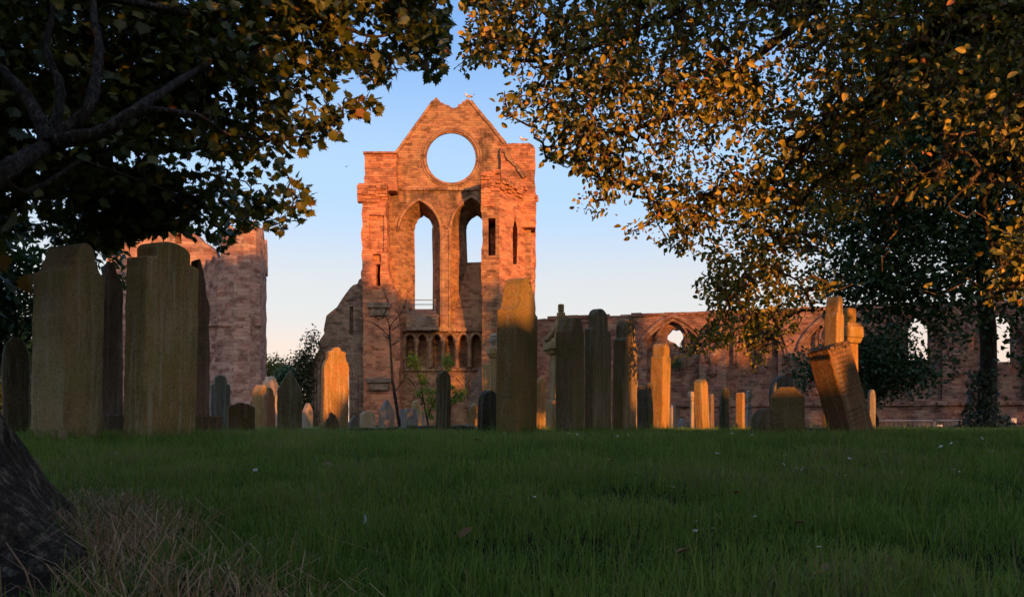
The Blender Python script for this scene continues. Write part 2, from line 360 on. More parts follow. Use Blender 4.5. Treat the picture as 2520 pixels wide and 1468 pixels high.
# ---------------------------------------------------------------- ground
def make_ground():
    xs = sorted(set([-1500, -600, -250, -120, -60]+[round(-30+i*1.0, 3) for i in range(61)]+[60, 120, 250, 600, 1500]+[round(-6+i*.15, 3) for i in range(81)]))
    ys = sorted(set([-400, -60, -20, -8, -3, -1]+[round(i*.15, 3) for i in range(0, 74)]+[12, 14, 17, 20, 25, 30, 40, 55, 80, 140, 300, 800, 2500]))
    v = [(x, y, gz(x, y)) for y in ys for x in xs]; w = len(xs)
    f = [(j*w+i, j*w+i+1, (j+1)*w+i+1, (j+1)*w+i) for j in range(len(ys)-1) for i in range(w-1)]
    mb = MB().add(v, f); o = mb.build('ground', M_ground, smooth=True); tag(o, kind='structure')
make_ground()

# ---------------------------------------------------------------- the roofless transept
rnd = random.Random(7)
YG = 50.5
abbey = empty('ruined_transept', (-3.5, YG, .2), 'tall roofless red sandstone gable end with a big round window and two pointed windows', 'ruin')
FG = Frame((0, YG, 0))
# gable wall
outer = FG.L([(905, 1062), (905, 470), (972, 470), (977, 374), (1010, 333), (1042, 288), (1062, 254), (1069, 243), (1074, 240), (1079, 246), (1084, 252), (1090, 254), (1096, 258),
              (1104, 259), (1109, 264), (1114, 266), (1121, 265), (1126, 263), (1127, 257), (1131, 257), (1136, 255), (1137, 250), (1145, 248), (1147, 244), (1154, 245), (1165, 259), (1200, 303), (1242, 353), (1306, 356), (1306, 1062)])
outer = rough(outer, .5, .05, rnd, lambda a, b: min(a[1], b[1]) < 1)
circ = [(1110+61*math.cos(-2*math.pi*i/40), 388+61.5*math.sin(-2*math.pi*i/40)) for i in range(40)]
cf = FG.L(circ); cb = FG.L([(1110+(x-1110)*.985, 389.5+(y-388)*.985) for x, y in circ], 1.7); holes = [(cf, cb, None)]
lf = FG.L(arch(981, 1083, 570, 776, 494, 66, 9)); lb = FG.L(arch(1021, 1064, 566, 760, 531, 70, 9), 1.7)
lb = [lb[0]]+[(s+rnd.uniform(-.05, .05), z+rnd.uniform(-.03, .03)) for s, z in lb[1:-1]]+[lb[-1]]
rf_ = FG.L(arch(1109, 1211, 570, 800, 487, 66, 9)); rb_ = FG.L(arch(1149, 1199, 566, 645, 532, 70, 9), 1.7)
rb_ = [(s+rnd.uniform(-.05, .05), z+rnd.uniform(-.04, .04)) for s, z in rb_]
holes += [(lf, lb, None), (rf_, rb_, None)]
TRI = [(998, 1020), (1028, 1050), (1064, 1085), (1096, 1117), (1130, 1150), (1161, 1183)]
tri = [FG.L(arch(a, b, 838, 906, 824, 88, 6)) for a, b in TRI]
holes += [(q, q, .75) for q in tri]
mb = MB(); slab(mb, FG, outer, 1.7, holes); mb.build('gable_wall', M_gable, abbey, uv=True)
# surround of the round window
mb = MB(); ctr = FG.px(1110, 388)
for rr, pr in ((1.86, .07), (2.02, .05)):
    mb.tube([FG.p((ctr[0]+rr*math.cos(a), ctr[1]+rr*math.sin(a)), .02) for a in [2*math.pi*i/48 for i in range(48)]], pr*1.6, 6, closed=True)
mb.build('round_window_surround', M_dress, abbey, uv=True, smooth=True)
for P0, P1 in (((974, 377), (1066, 249)), ((1158, 250), (1243, 353))):      # sloping coping of the gable
    mb = MB()
    a, b = FG.px(*P0), FG.px(*P1); n = 14
    mb.tube([FG.p((a[0]+(b[0]-a[0])*i/n, a[1]+(b[1]-a[1])*i/n+rnd.uniform(-.03, .03)), .0) for i in range(n+1)], .13, 5)
    mb.build('gable_coping', M_dress, abbey, uv=True)
def hood(name, lp, r, mat=None, d=0.0):
    m = MB(); moulding(m, FG, lp[2:-2] if len(lp) > 10 else lp, r, d); return m.build(name, mat or M_dress, abbey, uv=True, smooth=True)
hood('window_arch_moulding', FG.L(arch(979, 1085, 570, 640, 491, 66, 9)), .12)
hood('window_arch_moulding', FG.L(arch(1107, 1213, 570, 640, 484, 66, 9)), .12)
# pilaster and shafts between the two tall windows
mb = MB(); a, b = FG.px(1088, 812), FG.px(1103, 566); bar(mb, FG, a[0], b[0], a[1], b[1], .22)
for x in (1085.5, 1106): p0, p1 = FG.px(x, 811), FG.px(x, 570); mb.tube([FG.p(p0, -.08), FG.p(p1, -.08)], .10, 8)
for x in (1085.5, 1106):
    c = FG.p(FG.px(x, 569), -.06); mb.lathe((c.x, c.y, c.z-.2), [(.1, 0), (.13, .1), (.2, .3), (.2, .4)], 8)
mb.build('window_pilaster', M_dress, abbey, uv=True)
def ragged(mb, fr, x0, x1, y0, y1, proud, n):
    """broken projecting masonry: overlapping stones of uneven size that jut out more towards the top"""
    for _ in range(n):
        x = rnd.uniform(x0, x1); t = rnd.random(); y = y1+(y0-y1)*t; c = fr.px(x, y); w = rnd.uniform(.18, .5); h = rnd.uniform(.07, .15)
        e = fr.px(x1, y)[0]; b = fr.px(x0, y)[0]; s0 = max(b-.1, c[0]-w); s1 = min(e+.06, c[0]+w)
        bar(mb, fr, s0, s1, c[1]-h, c[1]+h, proud*(.25+.75*t)*rnd.uniform(.45, 1.1))
def string_course(x0, x1, y, h=.26, proud=.16, amp=.0, mat=None):
    m = MB(); n = 16; a = FG.px(x0, y); b = FG.px(x1, y)
    for i in range(n):
        s0 = a[0]+(b[0]-a[0])*i/n; s1 = a[0]+(b[0]-a[0])*(i+1)/n
        bar(m, FG, s0, s1-.012, a[1]-h/2, a[1]+h/2+rnd.uniform(-amp, amp), proud+rnd.uniform(-amp, amp))
    return m.build('string_course', mat or M_dress, abbey, uv=True, bevel=.03)
string_course(956, 1186, 466, .2, .12, .03); string_course(990, 1186, 811, .28, .2, .03); string_course(985, 1186, 908, .25, .16, .03)
# ledge of the wall walk in front of the left window, worn
mb = MB(); slab(mb, Frame((0, YG-.62, 0)), rough(Frame((0, YG-.62, 0)).L([(1001, 812), (1000, 776), (1030, 772), (1062, 778), (1078, 776), (1080, 812)]), .4, .06, rnd), .6)
mb.build('wall_walk_ledge', M_rubble, abbey, uv=True)
# arcade
for k, (x0, x1) in enumerate(TRI):
    lp = FG.L(arch(x0-3.5, x1+3.5, 839, 842, 819, 88, 8)); m = MB(); moulding(m, FG, lp[1:-1], .13, -.02); m.build('arcade_arch', M_dress, abbey, uv=True, smooth=True)
for x in (993, 1024, 1057, 1090.5, 1123.5, 1155.5):
    b, t_ = FG.px(x, 905), FG.px(x, 836); c = FG.p((b[0], b[1]), -.07); H = t_[1]-b[1]
    m = MB().lathe(c, [(.20, 0), (.20, .12), (.12, .22), (.11, H-.5), (.15, H-.42), (.14, H-.36), (.24, H-.08), (.24, H)], 10); m.build('arcade_column', M_dress, abbey, uv=True)
# blind arcade lower down
for c in (1004, 1043, 1083, 1122, 1160):
    lp = FG.L(arch(c-26, c+26, 985, 990, 926, 58, 8)); m = MB(); moulding(m, FG, lp[1:-1], .09, 0); moulding(m, FG, FG.L(arch(c-19, c+19, 985, 990, 938, 58, 8))[1:-1], .06, 0)
    m.build('blind_arch', M_dress, abbey, uv=True, smooth=True)
for c in (1030, 1069, 1109):
    p = FG.p(FG.px(c, 1000), -.02); m = MB().lathe((p.x, p.y, p.z), [(.08, 0), (.3, .25), (.36, .42), (.36, .5)], 10); m.build('corbel', M_dress, abbey, uv=True)
# railing across the left window
mb = MB(); FR = Frame((0, YG+.25, 0))
for y in (738, 749, 767): mb.tube([FR.p(FR.px(1001, y)), FR.p(FR.px(1074, y))], .028, 5)
for x in (1002, 1018, 1070): mb.tube([FR.p(FR.px(x, 778)), FR.p(FR.px(x, 735))], .03, 5)
mb.build('railing', M_metal, abbey)
# rough broken masonry low on the right of the gable
FB = Frame((0, YG-1.0, 0)); mb = MB(); slab(mb, FB, rough(FB.L([(1160, 1062), (1162, 1010), (1150, 1000), (1150, 985), (1160, 965), (1158, 945), (1172, 925), (1176, 905), (1190, 890), (1200, 890), (1200, 1062)]), .3, .12, rnd), 1.2)
mb.build('broken_wall_stub', M_rubble, abbey, uv=True)
# left pier (stub of the side wall) and turret over it
FP = Frame((0, 49.2, 0))
op = rough(FP.L([(893, 1062), (895, 900), (892, 760), (893, 705), (889, 690), (891, 640), (889, 590), (891, 540), (892, 505), (886, 490), (883, 478), (882, 462), (890, 453), (905, 456), (930, 452), (951, 457), (953, 480), (949, 520), (951, 600), (958, 680), (975, 716), (983, 775), (985, 840), (981, 920), (984, 1062)]), .35, .07, rnd, lambda a, b: min(a[1], b[1]) < 1)
slit = FP.L([(925, 703), (924, 676), (926, 650), (936, 650), (935, 676), (936, 703)])
rec = FP.L([(917, 703-58), (917, 625), (937, 625), (937, 645)]); niche2 = FP.L([(908, 620), (908, 528), (945, 531), (945, 620)])
mb = MB(); slab(mb, FP, op, 1.9, [(slit, slit, 1.3), (rec, rec, .3), (niche2, niche2, .16)]); mb.build('side_pier', M_pier, abbey, uv=True)
mb = MB()
ragged(mb, FP, 883, 952, 456, 494, .42, 60)
mb.build('worn_cornice', M_pier, abbey, uv=True, bevel=.04)
for (y, x0, x1) in ((752, 905, 962), (935+0, 903, 962)):
    a = FP.px(x0, y); b = FP.px(x1, y); m = MB(); bar(m, FP, a[0], b[0], a[1]-.18, a[1]+.18, .28); bar(m, FP, a[0]+.15, b[0]-.15, a[1]-.7, a[1]-.19, .14); m.build('pier_capital', M_rubble, abbey, uv=True, bevel=.06)
FT = Frame((0, 49.7, 0))
mb = MB(); slab(mb, FT, rough(FT.L([(897, 470), (896, 382), (899, 374), (915, 375), (935, 372), (955, 375), (968, 373), (975, 378), (976, 470)]), .35, .05, rnd), 2.3)
a = FT.px(894, 377); b = FT.px(977, 377); bar(mb, FT, a[0], b[0], a[1]-.06, a[1]+.08, .1, 2.2); mb.build('turret', M_pier, abbey, uv=True)
# right turret
FU = Frame((0, 50.1, 0))
mb = MB(); slab(mb, FU, rough(FU.L([(1231, 560), (1231, 365), (1240, 355), (1262, 352), (1280, 353), (1302, 352), (1312, 358), (1317, 367), (1316, 450), (1318, 500), (1318, 560)]), .35, .05, rnd), 2.4)
mb.build('turret', M_pier, abbey, uv=True)
mb = MB(); pts = []
for i in range(11): x, y = 1236+(1292-1236)*i/10, 370+(438-370)*i/10; pts.append(FU.p(FU.px(x+rnd.uniform(-2, 2), y+rnd.uniform(-3, 3)), -.04))
mb.tube(pts, [.12+rnd.uniform(0, .1) for _ in pts], 5); mb.build('old_roof_line', M_dress, abbey, uv=True)
# right wall stub: narrow front and long oblique side
Bx, Ex = (1227-CX)*48/F, (1318-CX)*51.6/F
FQ = Frame((0, 48, 0)); FS = Frame((Bx, 48, 0), math.atan2(3.6, Ex-Bx))
oq = rough(FQ.L([(1185, 1062), (1186, 760), (1184, 640), (1187, 560), (1183, 500), (1186, 470), (1190, 448), (1187, 436), (1192, 424), (1204, 417), (1218, 418), (1226, 424), (1228.5, 440), (1228.5, 1062)]), .35, .06, rnd, lambda a, b: min(a[1], b[1]) < 1 or (a[0] > -.86 and b[0] > -.86))
sq = FQ.L([(1201, 629), (1201, 537), (1219, 537), (1219, 629)])
mb = MB(); slab(mb, FQ, oq, 2.5, [(sq, sq, 1.9)]); mb.build('pier_front', M_front_dim, abbey, uv=True)
os_ = rough(FS.L([(1247, 1062), (1247, 441), (1262, 447), (1283, 456), (1300, 465), (1312, 470), (1319, 480), (1317, 560), (1319, 640), (1316, 720), (1319, 800), (1318, 1062)]), .35, .06, rnd, lambda a, b: min(a[1], b[1]) < 1 or (a[0] < .9 and b[0] < .9))
wl_ = FS.L([(1262, 650), (1261, 590), (1261.5, 562), (1265, 545), (1267, 523), (1269, 545), (1272.5, 562), (1273, 590), (1271, 650)])
wc_ = sum(q[0] for q in wl_)/len(wl_); mb2 = MB(); slab(mb2, FS, FS.L([(1227, 1062), (1227, 434), (1243, 439), (1247, 441), (1247, 1062)]), .12); slab(mb2, FS, os_, .9, [(wl_, [(wc_+(s_-wc_)*4.5, z_) for s_, z_ in wl_], 1.15)]); mb2.build('pier_side_wall', M_pier, abbey, uv=True)
mb = MB()
ragged(mb, FQ, 1187, 1228, 424, 470, .42, 46); ragged(mb, FQ, 1187, 1214, 470, 505, .26, 18)
for dy, pr in ((0, .32), (7, .36), (13, .26), (19, .14)):
    n = rnd.randint(9, 13)
    for i in range(n):
        t0, t1 = i/n, (i+.95)/n; a = FS.px(1229+88*t0, 442+dy); zt = FS.px(1229, 442+dy)[1]; b = FS.px(1229+88*t1, 442+dy)
        if rnd.random() < .9: bar(mb, FS, a[0], b[0]+.04, zt-.13+rnd.uniform(-.05, .05), zt+.12+rnd.uniform(-.05, .06), pr+rnd.uniform(-.14, .08))
mb.build('worn_cornice', M_pier, abbey, uv=True, bevel=.04)
# broken sloping aisle wall with an arch on the left
FA = Frame((0, 49.9, 0))
oa = rough(FA.L([(753, 1062), (754, 960), (752, 893), (770, 888), (784, 870), (787, 835), (798, 820), (799, 796), (803, 776), (815, 766), (829, 755), (840, 737), (852, 720), (862, 707), (869, 701), (879, 698), (883, 688), (889, 684), (903, 690), (903, 1062)]), .3, .10, rnd, lambda a, b: min(a[1], b[1]) < 1 or (a[0] > -9.9 and b[0] > -9.9))
ha = FA.L(arch(784, 861, 915, 1058, 857, 66, 8)); ns = FA.L([(860, 823), (860, 755), (869, 753), (869, 824)])
mb = MB(); slab(mb, FA, oa, 1.3, [(ha, ha, None), (ns, ns, .35)]); mb.build('aisle_wall', M_rubble, abbey, uv=True)
for g in (2, 9, 16): 
    m = MB(); lp = FA.L(arch(784-g, 861+g, 915, 1050, 857-g, 66, 9)); moulding(m, FA, lp, .13, .02); m.build('arch_moulding', M_rubble, abbey, uv=True, smooth=True)

# ---------------------------------------------------------------- nave wall on the right
N0, N1 = Vector((1.62, 51.2, 0)), Vector((37.6, 42.0, 0))
FN = Frame(N0, math.atan2(N1.y-N0.y, N1.x-N0.x))
nave = empty('ruined_nave_wall', (N0.x+4, 50.2, .2), 'long low red stone nave wall with broken pointed windows reaching right behind the trees', 'ruin')
top = [(1316, 786), (1340, 783), (1370, 785), (1420, 780), (1470, 781), (1530, 776), (1580, 773), (1620, 774), (1680, 769), (1760, 767), (1850, 764), (1950, 758), (1980, 752), (2010, 760), (2100, 752), (2250, 746), (2400, 742), (2560, 735), (2700, 728), (2700, 1068), (1316, 1062)]
on = rough(FN.L(top)[::-1], .35, .05, rnd, lambda a, b: max(a[1], b[1]) < 1)
h1 = FN.L([(1640, 832), (1641, 821), (1648, 814), (1654, 806), (1662, 809), (1671, 807), (1679, 818), (1681, 830), (1675, 838), (1677, 853), (1668, 850), (1660, 842), (1648, 838)])
h2 = FN.L(arch(2227, 2281, 815, 888, 776, 62), 1.1); h2f = FN.L(arch(2214, 2294, 815, 896, 765, 62)); h3 = FN.L(arch(2430, 2484, 812, 892, 772, 62), 1.1); h3f = FN.L(arch(2417, 2497, 812, 898, 761, 62))
h4 = FN.L(arch(1826, 1874, 835, 898, 795, 62), .45); h4f = FN.L(arch(1816, 1884, 833, 903, 786, 62)); h5 = FN.L(arch(2026, 2076, 830, 894, 787, 62), .45); h5f = FN.L(arch(2016, 2086, 828, 899, 778, 62))
def bay(c, sub):
    k = (c-1655)/800; f_ = FN.L(arch(c-64, c+64, 852-6*k, 985, 779-16*k, 60, 9)); b_ = FN.L(arch(c-62, c+62, 852-6*k, 984, 781-16*k, 60, 9), .38); return (f_, b_, .38, [sub])
h4 = FN.L(arch(1826, 1874, 835, 898, 795, 62), .8); h5 = FN.L(arch(2026, 2076, 830, 894, 787, 62), .8)
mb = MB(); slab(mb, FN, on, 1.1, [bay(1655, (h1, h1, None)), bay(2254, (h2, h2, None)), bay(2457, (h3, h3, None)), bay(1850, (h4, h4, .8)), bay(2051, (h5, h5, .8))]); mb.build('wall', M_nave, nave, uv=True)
for c in (1655, 1849, 2052, 2254, 2458):
    k = (c-1655)/800
    m = MB(); moulding(m, FN, FN.L(arch(c-92, c+92, 888-6*k, 890, 776-16*k, 60, 12))[1:-1], .19, 0); moulding(m, FN, FN.L(arch(c-84, c+84, 888-6*k, 890, 787-16*k, 60, 12))[1:-1], .12, 0); m.build('vault_arch', M_nave, nave, uv=True, smooth=True)
    m = MB(); moulding(m, FN, FN.L(arch(c-36, c+36, 832-6*k, 905, 786-14*k, 62, 8)), .10, 0); m.build('window_arch_moulding', M_nave, nave, uv=True, smooth=True)
for c in (1563, 1752, 1946, 2152, 2356):
    p = FN.p(FN.px(c, 928)); m = MB().lathe((p.x, p.y, p.z), [(.10, 0), (.34, .22), (.36, .3), (.22, .34), (.2, .8), (.32, 1.1), (.36, 1.3), (.4, 1.35), (.25, 1.6)], 10); m.build('vault_corbel', M_nave, nave, uv=True)
for y in (997,):
    a = FN.px(1600, y); b = FN.px(2690, 996); m = MB(); n = 40
    for i in range(n):
        s0 = a[0]+(b[0]-a[0])*i/n; s1 = a[0]+(b[0]-a[0])*(i+1)/n; bar(m, FN, s0, s1-.015, a[1]-.12, a[1]+.12, .16+rnd.uniform(-.04, .04))
    m.build('string_course', M_nave, nave, uv=True, bevel=.03)
m = MB(); n = 46; s0_, s1_ = FN.px(1322, 800)[0], FN.px(2680, 800)[0]
for i in range(n):
    a = s0_+(s1_-s0_)*i/n; b = s0_+(s1_-s0_)*(i+1)/n
    x = 1322+(2680-1322)*i/n
    zt = FN.px(1600, 772)[1]
    if rnd.random() < .9: bar(m, FN, a, b-.03, zt-.16, zt+.05+rnd.uniform(-.05, .05), .1+rnd.uniform(-.05, .06), .5)
m.build('wall_coping', M_nave, nave, uv=True)
# ---------------------------------------------------------------- tower on the left
tower = empty('ruined_tower', (-19, 46, .2), 'broken pink stone tower stump standing behind the two tall leaning gravestones', 'ruin')
def stump(plan, z0, z1, mat, name, amp=.06, topamp=.25):
    mb = MB(); nz_ = max(3, int((z1-z0)/.5)); pts = []
    for i, a in enumerate(plan):
        b = plan[(i+1) % len(plan)]; n = max(1, int(math.dist(a, b)/.5))
        for k in range(n): pts.append((a[0]+(b[0]-a[0])*k/n, a[1]+(b[1]-a[1])*k/n))
    m = len(pts); cx = sum(p[0] for p in pts)/m; cy_ = sum(p[1] for p in pts)/m; vs = []
    tops = [z1+rnd.uniform(-topamp, topamp) for _ in pts]
    for j in range(nz_+1):
        for i, (x, y) in enumerate(pts):
            z = z0+(tops[i]-z0)*j/nz_; L = math.hypot(x-cx, y-cy_); k = rnd.uniform(-amp, amp)
            vs.append((x+(x-cx)/L*k, y+(y-cy_)/L*k, z))
    fs = [(j*m+i, j*m+(i+1) % m, (j+1)*m+(i+1) % m, (j+1)*m+i) for j in range(nz_) for i in range(m)]
    c = len(vs); vs.append((cx, cy_, z1-.1)); fs += [(nz_*m+i, nz_*m+(i+1) % m, c) for i in range(m)]
    mb.add(vs, fs); return mb.build(name, mat, tower, uv=True)
def PX(px, Y): return ((px-CX)*Y/F, Y)
stump([PX(506, 46.2), PX(535, 45.0), PX(575, 44.5), PX(615, 44.8), PX(640, 45.6), PX(648, 46.8), (-16.6, 50), (-19.5, 50)], 0, CZ+(HY-632)*45/F, M_tower, 'tower_base')
stump([PX(541, 46.4), PX(565, 45.5), PX(600, 45.2), PX(630, 45.6), PX(640, 46.4), (-16.5, 50), (-18.4, 50)], CZ+(HY-640)*45/F, CZ+(HY-552)*45/F, M_tower, 'tower_shaft', .05, .5)
FW = Frame((0, 47.4, 0))
ow = rough(FW.L([(545, 1062), (545, 640), (531, 634), (520, 612), (505, 596), (490, 592), (478, 575), (462, 562), (448, 560), (436, 558), (418, 562), (405, 556), (385, 552), (372, 550), (360, 525), (345, 515), (325, 520), (305, 512), (288, 525), (280, 550), (272, 600), (262, 640), (255, 700), (255, 1062)]), .3, .1, rnd, lambda a, b: min(a[1], b[1]) < 1)
hw = FW.L([(431, 600), (430, 576), (446, 575), (447, 600)])
mb = MB(); slab(mb, FW, ow, 1.4, [(hw, hw, None)]); mb.build('tower_side_wall', M_tower, tower, uv=True)
m = MB(); c0 = (-17.5, 47.4)
for (y, x0, x1) in ((800, 512, 648),):
    for i in range(12):
        a = i/12; X = 512+136*a; Y = 45.6-.9*math.sin(math.pi*min(1, a*1.05)); P = at(X, y, Y); m.box((P.x, P.y, P.z), (.33, .3, .16), 0)
m.build('string_course', M_tower, tower, uv=True, bevel=.03)
# ---------------------------------------------------------------- gravestones
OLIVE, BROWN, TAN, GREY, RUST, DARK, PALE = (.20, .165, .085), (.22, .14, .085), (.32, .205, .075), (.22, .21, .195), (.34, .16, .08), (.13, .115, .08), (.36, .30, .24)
def profile(kind, W, H, a):
    """outline of a headstone's face: up the near edge, over the top, down the far edge"""
    P = [(0, 0)]
    def arc(x0, x1, z0, h, n=12, a0=math.pi, a1=0): return [((x0+x1)/2+(x1-x0)/2*math.cos(a0+(a1-a0)*i/n), z0+h*math.sin(a0+(a1-a0)*i/n)) for i in range(n+1)]
    if kind == 'round': P += arc(0, W, H-a, a)
    elif kind == 'segment': P += arc(0, W, H-a, a, 8)
    elif kind == 'flat': P += [(0, H-.02), (W*.5, H), (W, H-.015)]
    elif kind == 'gable': P += [(0, H-a), (W*.46, H-.01), (W*.54, H), (W, H-a)]
    elif kind == 'chamfer': P += [(0, H-a), (W*.28, H), (W*.72, H), (W, H-a)]
    elif kind == 'shoulder':       # scooped shoulders and a round head
        s = W*.21
        P += [(0, H-a)]+[(s*math.sin(t), H-a+a*.45*(1-math.cos(t))) for t in [math.pi/2*i/5 for i in range(1, 6)]]
        P += [(s+.015, H-a*.52)]+arc(s+.02, W-s-.02, H-a*.5, a*.5, 14)[1:-1]+[(W-s-.015, H-a*.52)]
        P += [(W-s*math.sin(t), H-a+a*.45*(1-math.cos(t))) for t in [math.pi/2*i/5 for i in range(5, 0, -1)]]+[(W, H-a)]
    elif kind == 'step':           # square shoulders, narrower round head
        s = W*.18; P += [(0, H-a), (s, H-a*.9)]+arc(s, W-s, H-a*.45, a*.45, 10)+[(W-s, H-a*.9), (W, H-a)]
    elif kind == 'ogee':           # shouldered, scrolled head
        P += [(0, H-a), (W*.05, H-a*.75), (W*.12, H-a*.62), (W*.16, H-a*.4), (W*.14, H-a*.25), (W*.22, H-a*.2), (W*.33, H-a*.17), (W*.38, H-a*.02), (W*.5, H), (W*.62, H-a*.02),
              (W*.67, H-a*.17), (W*.78, H-a*.2), (W*.86, H-a*.25), (W*.84, H-a*.4), (W*.88, H-a*.62), (W*.95, H-a*.75), (W, H-a)]
    elif kind == 'broken': P += [(0, H-a), (W*.1, H-a*.6), (W*.25, H-a*.5), (W*.35, H-a*.05), (W*.5, H), (W*.6, H-a*.2), (W*.75, H-a*.3), (W*.85, H-a*.75), (W, H-a)]
    P += [(W, 0)]; return P
FEET = []
def stone(label, l, c, r, top, Y, kind='round', a=.15, col=TAN, th=25, t=None, lean=0.0, tip=0.0, name='gravestone', mat=None, base=None, z0=None, plinth=None, bevel=.012, panel=False, roughen=0.0, cat='gravestone'):
    """l, c, r: left edge, near corner and right edge as read off the photograph; th: how far the face turns from side-on"""
    q = lambda x: (x-CX)/F
    th = R(th)+max(0, math.atan(q(c)))*(th < 60); co, si = math.cos(th), math.sin(th)
    Xc = q(c)*Y; W = (q(r)*Y-Xc)/(si-q(r)*co)
    if t is None: t = (Xc-q(l)*Y)/(co+q(l)*si)
    zb = (gz(Xc, Y)-.06) if z0 is None else z0
    H = (CZ+(HY-top)*Y/F-zb)/math.cos(R(lean))
    prof = profile(kind, W, H, a)
    rs = random.Random(hash((l, c)) & 0xffff)
    if H > .7: pr2 = rough(prof, .07, .0045, rs, lambda p_, q_: p_[1] < .01 and q_[1] < .01); prof = pr2
    FEET.append((Xc, Y, W, t, si, co))
    if roughen: prof = [prof[0]]+rough(prof[1:-1]+[prof[-1]], .06, roughen, rs)[:len(prof)*6]+[] if False else [(x+rs.uniform(-roughen, roughen), z+rs.uniform(-roughen, roughen)*(z > .05)) for x, z in prof]
    u, n = Vector((si, co, 0)), Vector((co, -si, 0)); O = Vector((Xc, Y, zb)); m = len(prof)
    vs = [O+u*x+Vector((0, 0, z)) for x, z in prof]+[O+u*x+Vector((0, 0, z))-n*t for x, z in prof]
    mb = MB(); fl = [Vector((x, z, 0)) for x, z in prof]
    fs = [tuple(range(m)), tuple(range(2*m-1, m-1, -1))]+[(i, m+i, m+(i+1) % m, (i+1) % m) for i in range(m)]
    mb.add(vs, fs)
    if panel: pass
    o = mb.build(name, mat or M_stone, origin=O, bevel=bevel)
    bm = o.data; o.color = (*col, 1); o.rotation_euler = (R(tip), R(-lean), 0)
    # make every face point outwards
    import bmesh
    b = bmesh.new(); b.from_mesh(bm); bmesh.ops.recalc_face_normals(b, faces=b.faces); b.to_mesh(bm); b.free()
    tag(o, label, cat, 'gravestones in the churchyard')
    o['W'] = W; o['t'] = t; o['H'] = H
    for k in ('W', 't', 'H'): del o[k]
    if plinth:
        ph, ex = plinth; mp = MB(); ctr = O+u*W/2-n*t/2; loc = ctr
        mp.box((u.x*W/2-n.x*t/2, u.y*W/2-n.y*t/2, ph/2), (W+ex*2, t+ex*2, ph), math.atan2(u.y, u.x))
        me = mp.build('plinth', mat or M_stone); me.parent = o; me.color = (*[x*.8 for x in col], 1); bv = me.modifiers.new('bevel', 'BEVEL'); bv.width = .015; bv.segments = 2
    print('stone %-50s W%.2f t%.2f H%.2f' % (label[:50], W, t, H)); return o

ST = []
def S(*a, **k): ST.append(stone(*a, **k)); return ST[-1]
# the near pair on the left and what stands beside and behind them
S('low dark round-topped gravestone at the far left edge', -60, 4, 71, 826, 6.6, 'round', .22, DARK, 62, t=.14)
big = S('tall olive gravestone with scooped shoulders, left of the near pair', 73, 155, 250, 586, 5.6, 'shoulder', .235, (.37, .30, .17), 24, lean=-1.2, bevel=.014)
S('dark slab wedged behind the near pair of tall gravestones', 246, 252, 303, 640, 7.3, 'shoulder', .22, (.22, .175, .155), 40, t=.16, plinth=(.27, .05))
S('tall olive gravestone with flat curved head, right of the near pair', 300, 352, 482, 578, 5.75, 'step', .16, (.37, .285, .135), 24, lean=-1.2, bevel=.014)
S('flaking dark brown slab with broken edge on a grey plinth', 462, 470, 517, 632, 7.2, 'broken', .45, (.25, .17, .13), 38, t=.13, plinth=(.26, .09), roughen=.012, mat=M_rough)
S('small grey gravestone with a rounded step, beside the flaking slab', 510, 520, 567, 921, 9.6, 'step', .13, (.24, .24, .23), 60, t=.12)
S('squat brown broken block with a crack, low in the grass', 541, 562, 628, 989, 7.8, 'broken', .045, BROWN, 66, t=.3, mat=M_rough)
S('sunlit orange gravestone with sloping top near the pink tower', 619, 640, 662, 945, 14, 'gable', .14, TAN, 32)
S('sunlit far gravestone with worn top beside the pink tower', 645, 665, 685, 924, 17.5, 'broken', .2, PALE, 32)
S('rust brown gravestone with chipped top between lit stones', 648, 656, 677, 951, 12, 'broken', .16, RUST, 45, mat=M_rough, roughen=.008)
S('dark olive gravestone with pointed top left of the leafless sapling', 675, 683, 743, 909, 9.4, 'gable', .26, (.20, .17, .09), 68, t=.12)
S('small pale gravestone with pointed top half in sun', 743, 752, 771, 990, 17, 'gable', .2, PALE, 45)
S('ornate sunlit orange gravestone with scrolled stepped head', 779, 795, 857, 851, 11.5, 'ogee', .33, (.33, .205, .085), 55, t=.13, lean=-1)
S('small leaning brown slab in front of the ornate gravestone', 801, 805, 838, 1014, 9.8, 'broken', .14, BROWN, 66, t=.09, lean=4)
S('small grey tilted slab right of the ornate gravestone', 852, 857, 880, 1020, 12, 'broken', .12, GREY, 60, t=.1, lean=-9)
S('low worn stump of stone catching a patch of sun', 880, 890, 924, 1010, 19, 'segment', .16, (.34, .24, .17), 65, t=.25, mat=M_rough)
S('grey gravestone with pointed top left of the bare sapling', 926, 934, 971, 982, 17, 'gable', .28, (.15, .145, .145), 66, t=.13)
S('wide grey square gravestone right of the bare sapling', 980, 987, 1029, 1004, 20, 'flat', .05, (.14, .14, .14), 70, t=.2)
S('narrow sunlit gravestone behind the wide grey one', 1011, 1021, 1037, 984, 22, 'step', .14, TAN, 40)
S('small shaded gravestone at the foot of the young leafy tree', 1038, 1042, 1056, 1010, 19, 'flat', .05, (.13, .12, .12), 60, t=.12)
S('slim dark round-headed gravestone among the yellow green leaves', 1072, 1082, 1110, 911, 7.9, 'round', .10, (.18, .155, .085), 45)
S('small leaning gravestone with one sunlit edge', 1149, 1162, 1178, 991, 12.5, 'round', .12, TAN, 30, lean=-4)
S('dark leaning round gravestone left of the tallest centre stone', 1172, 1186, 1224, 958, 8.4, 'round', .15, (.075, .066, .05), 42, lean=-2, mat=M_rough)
S('tall narrow sunlit gravestone behind the dark leaning one', 1187, 1200, 1216, 893, 16, 'flat', .05, TAN, 30)
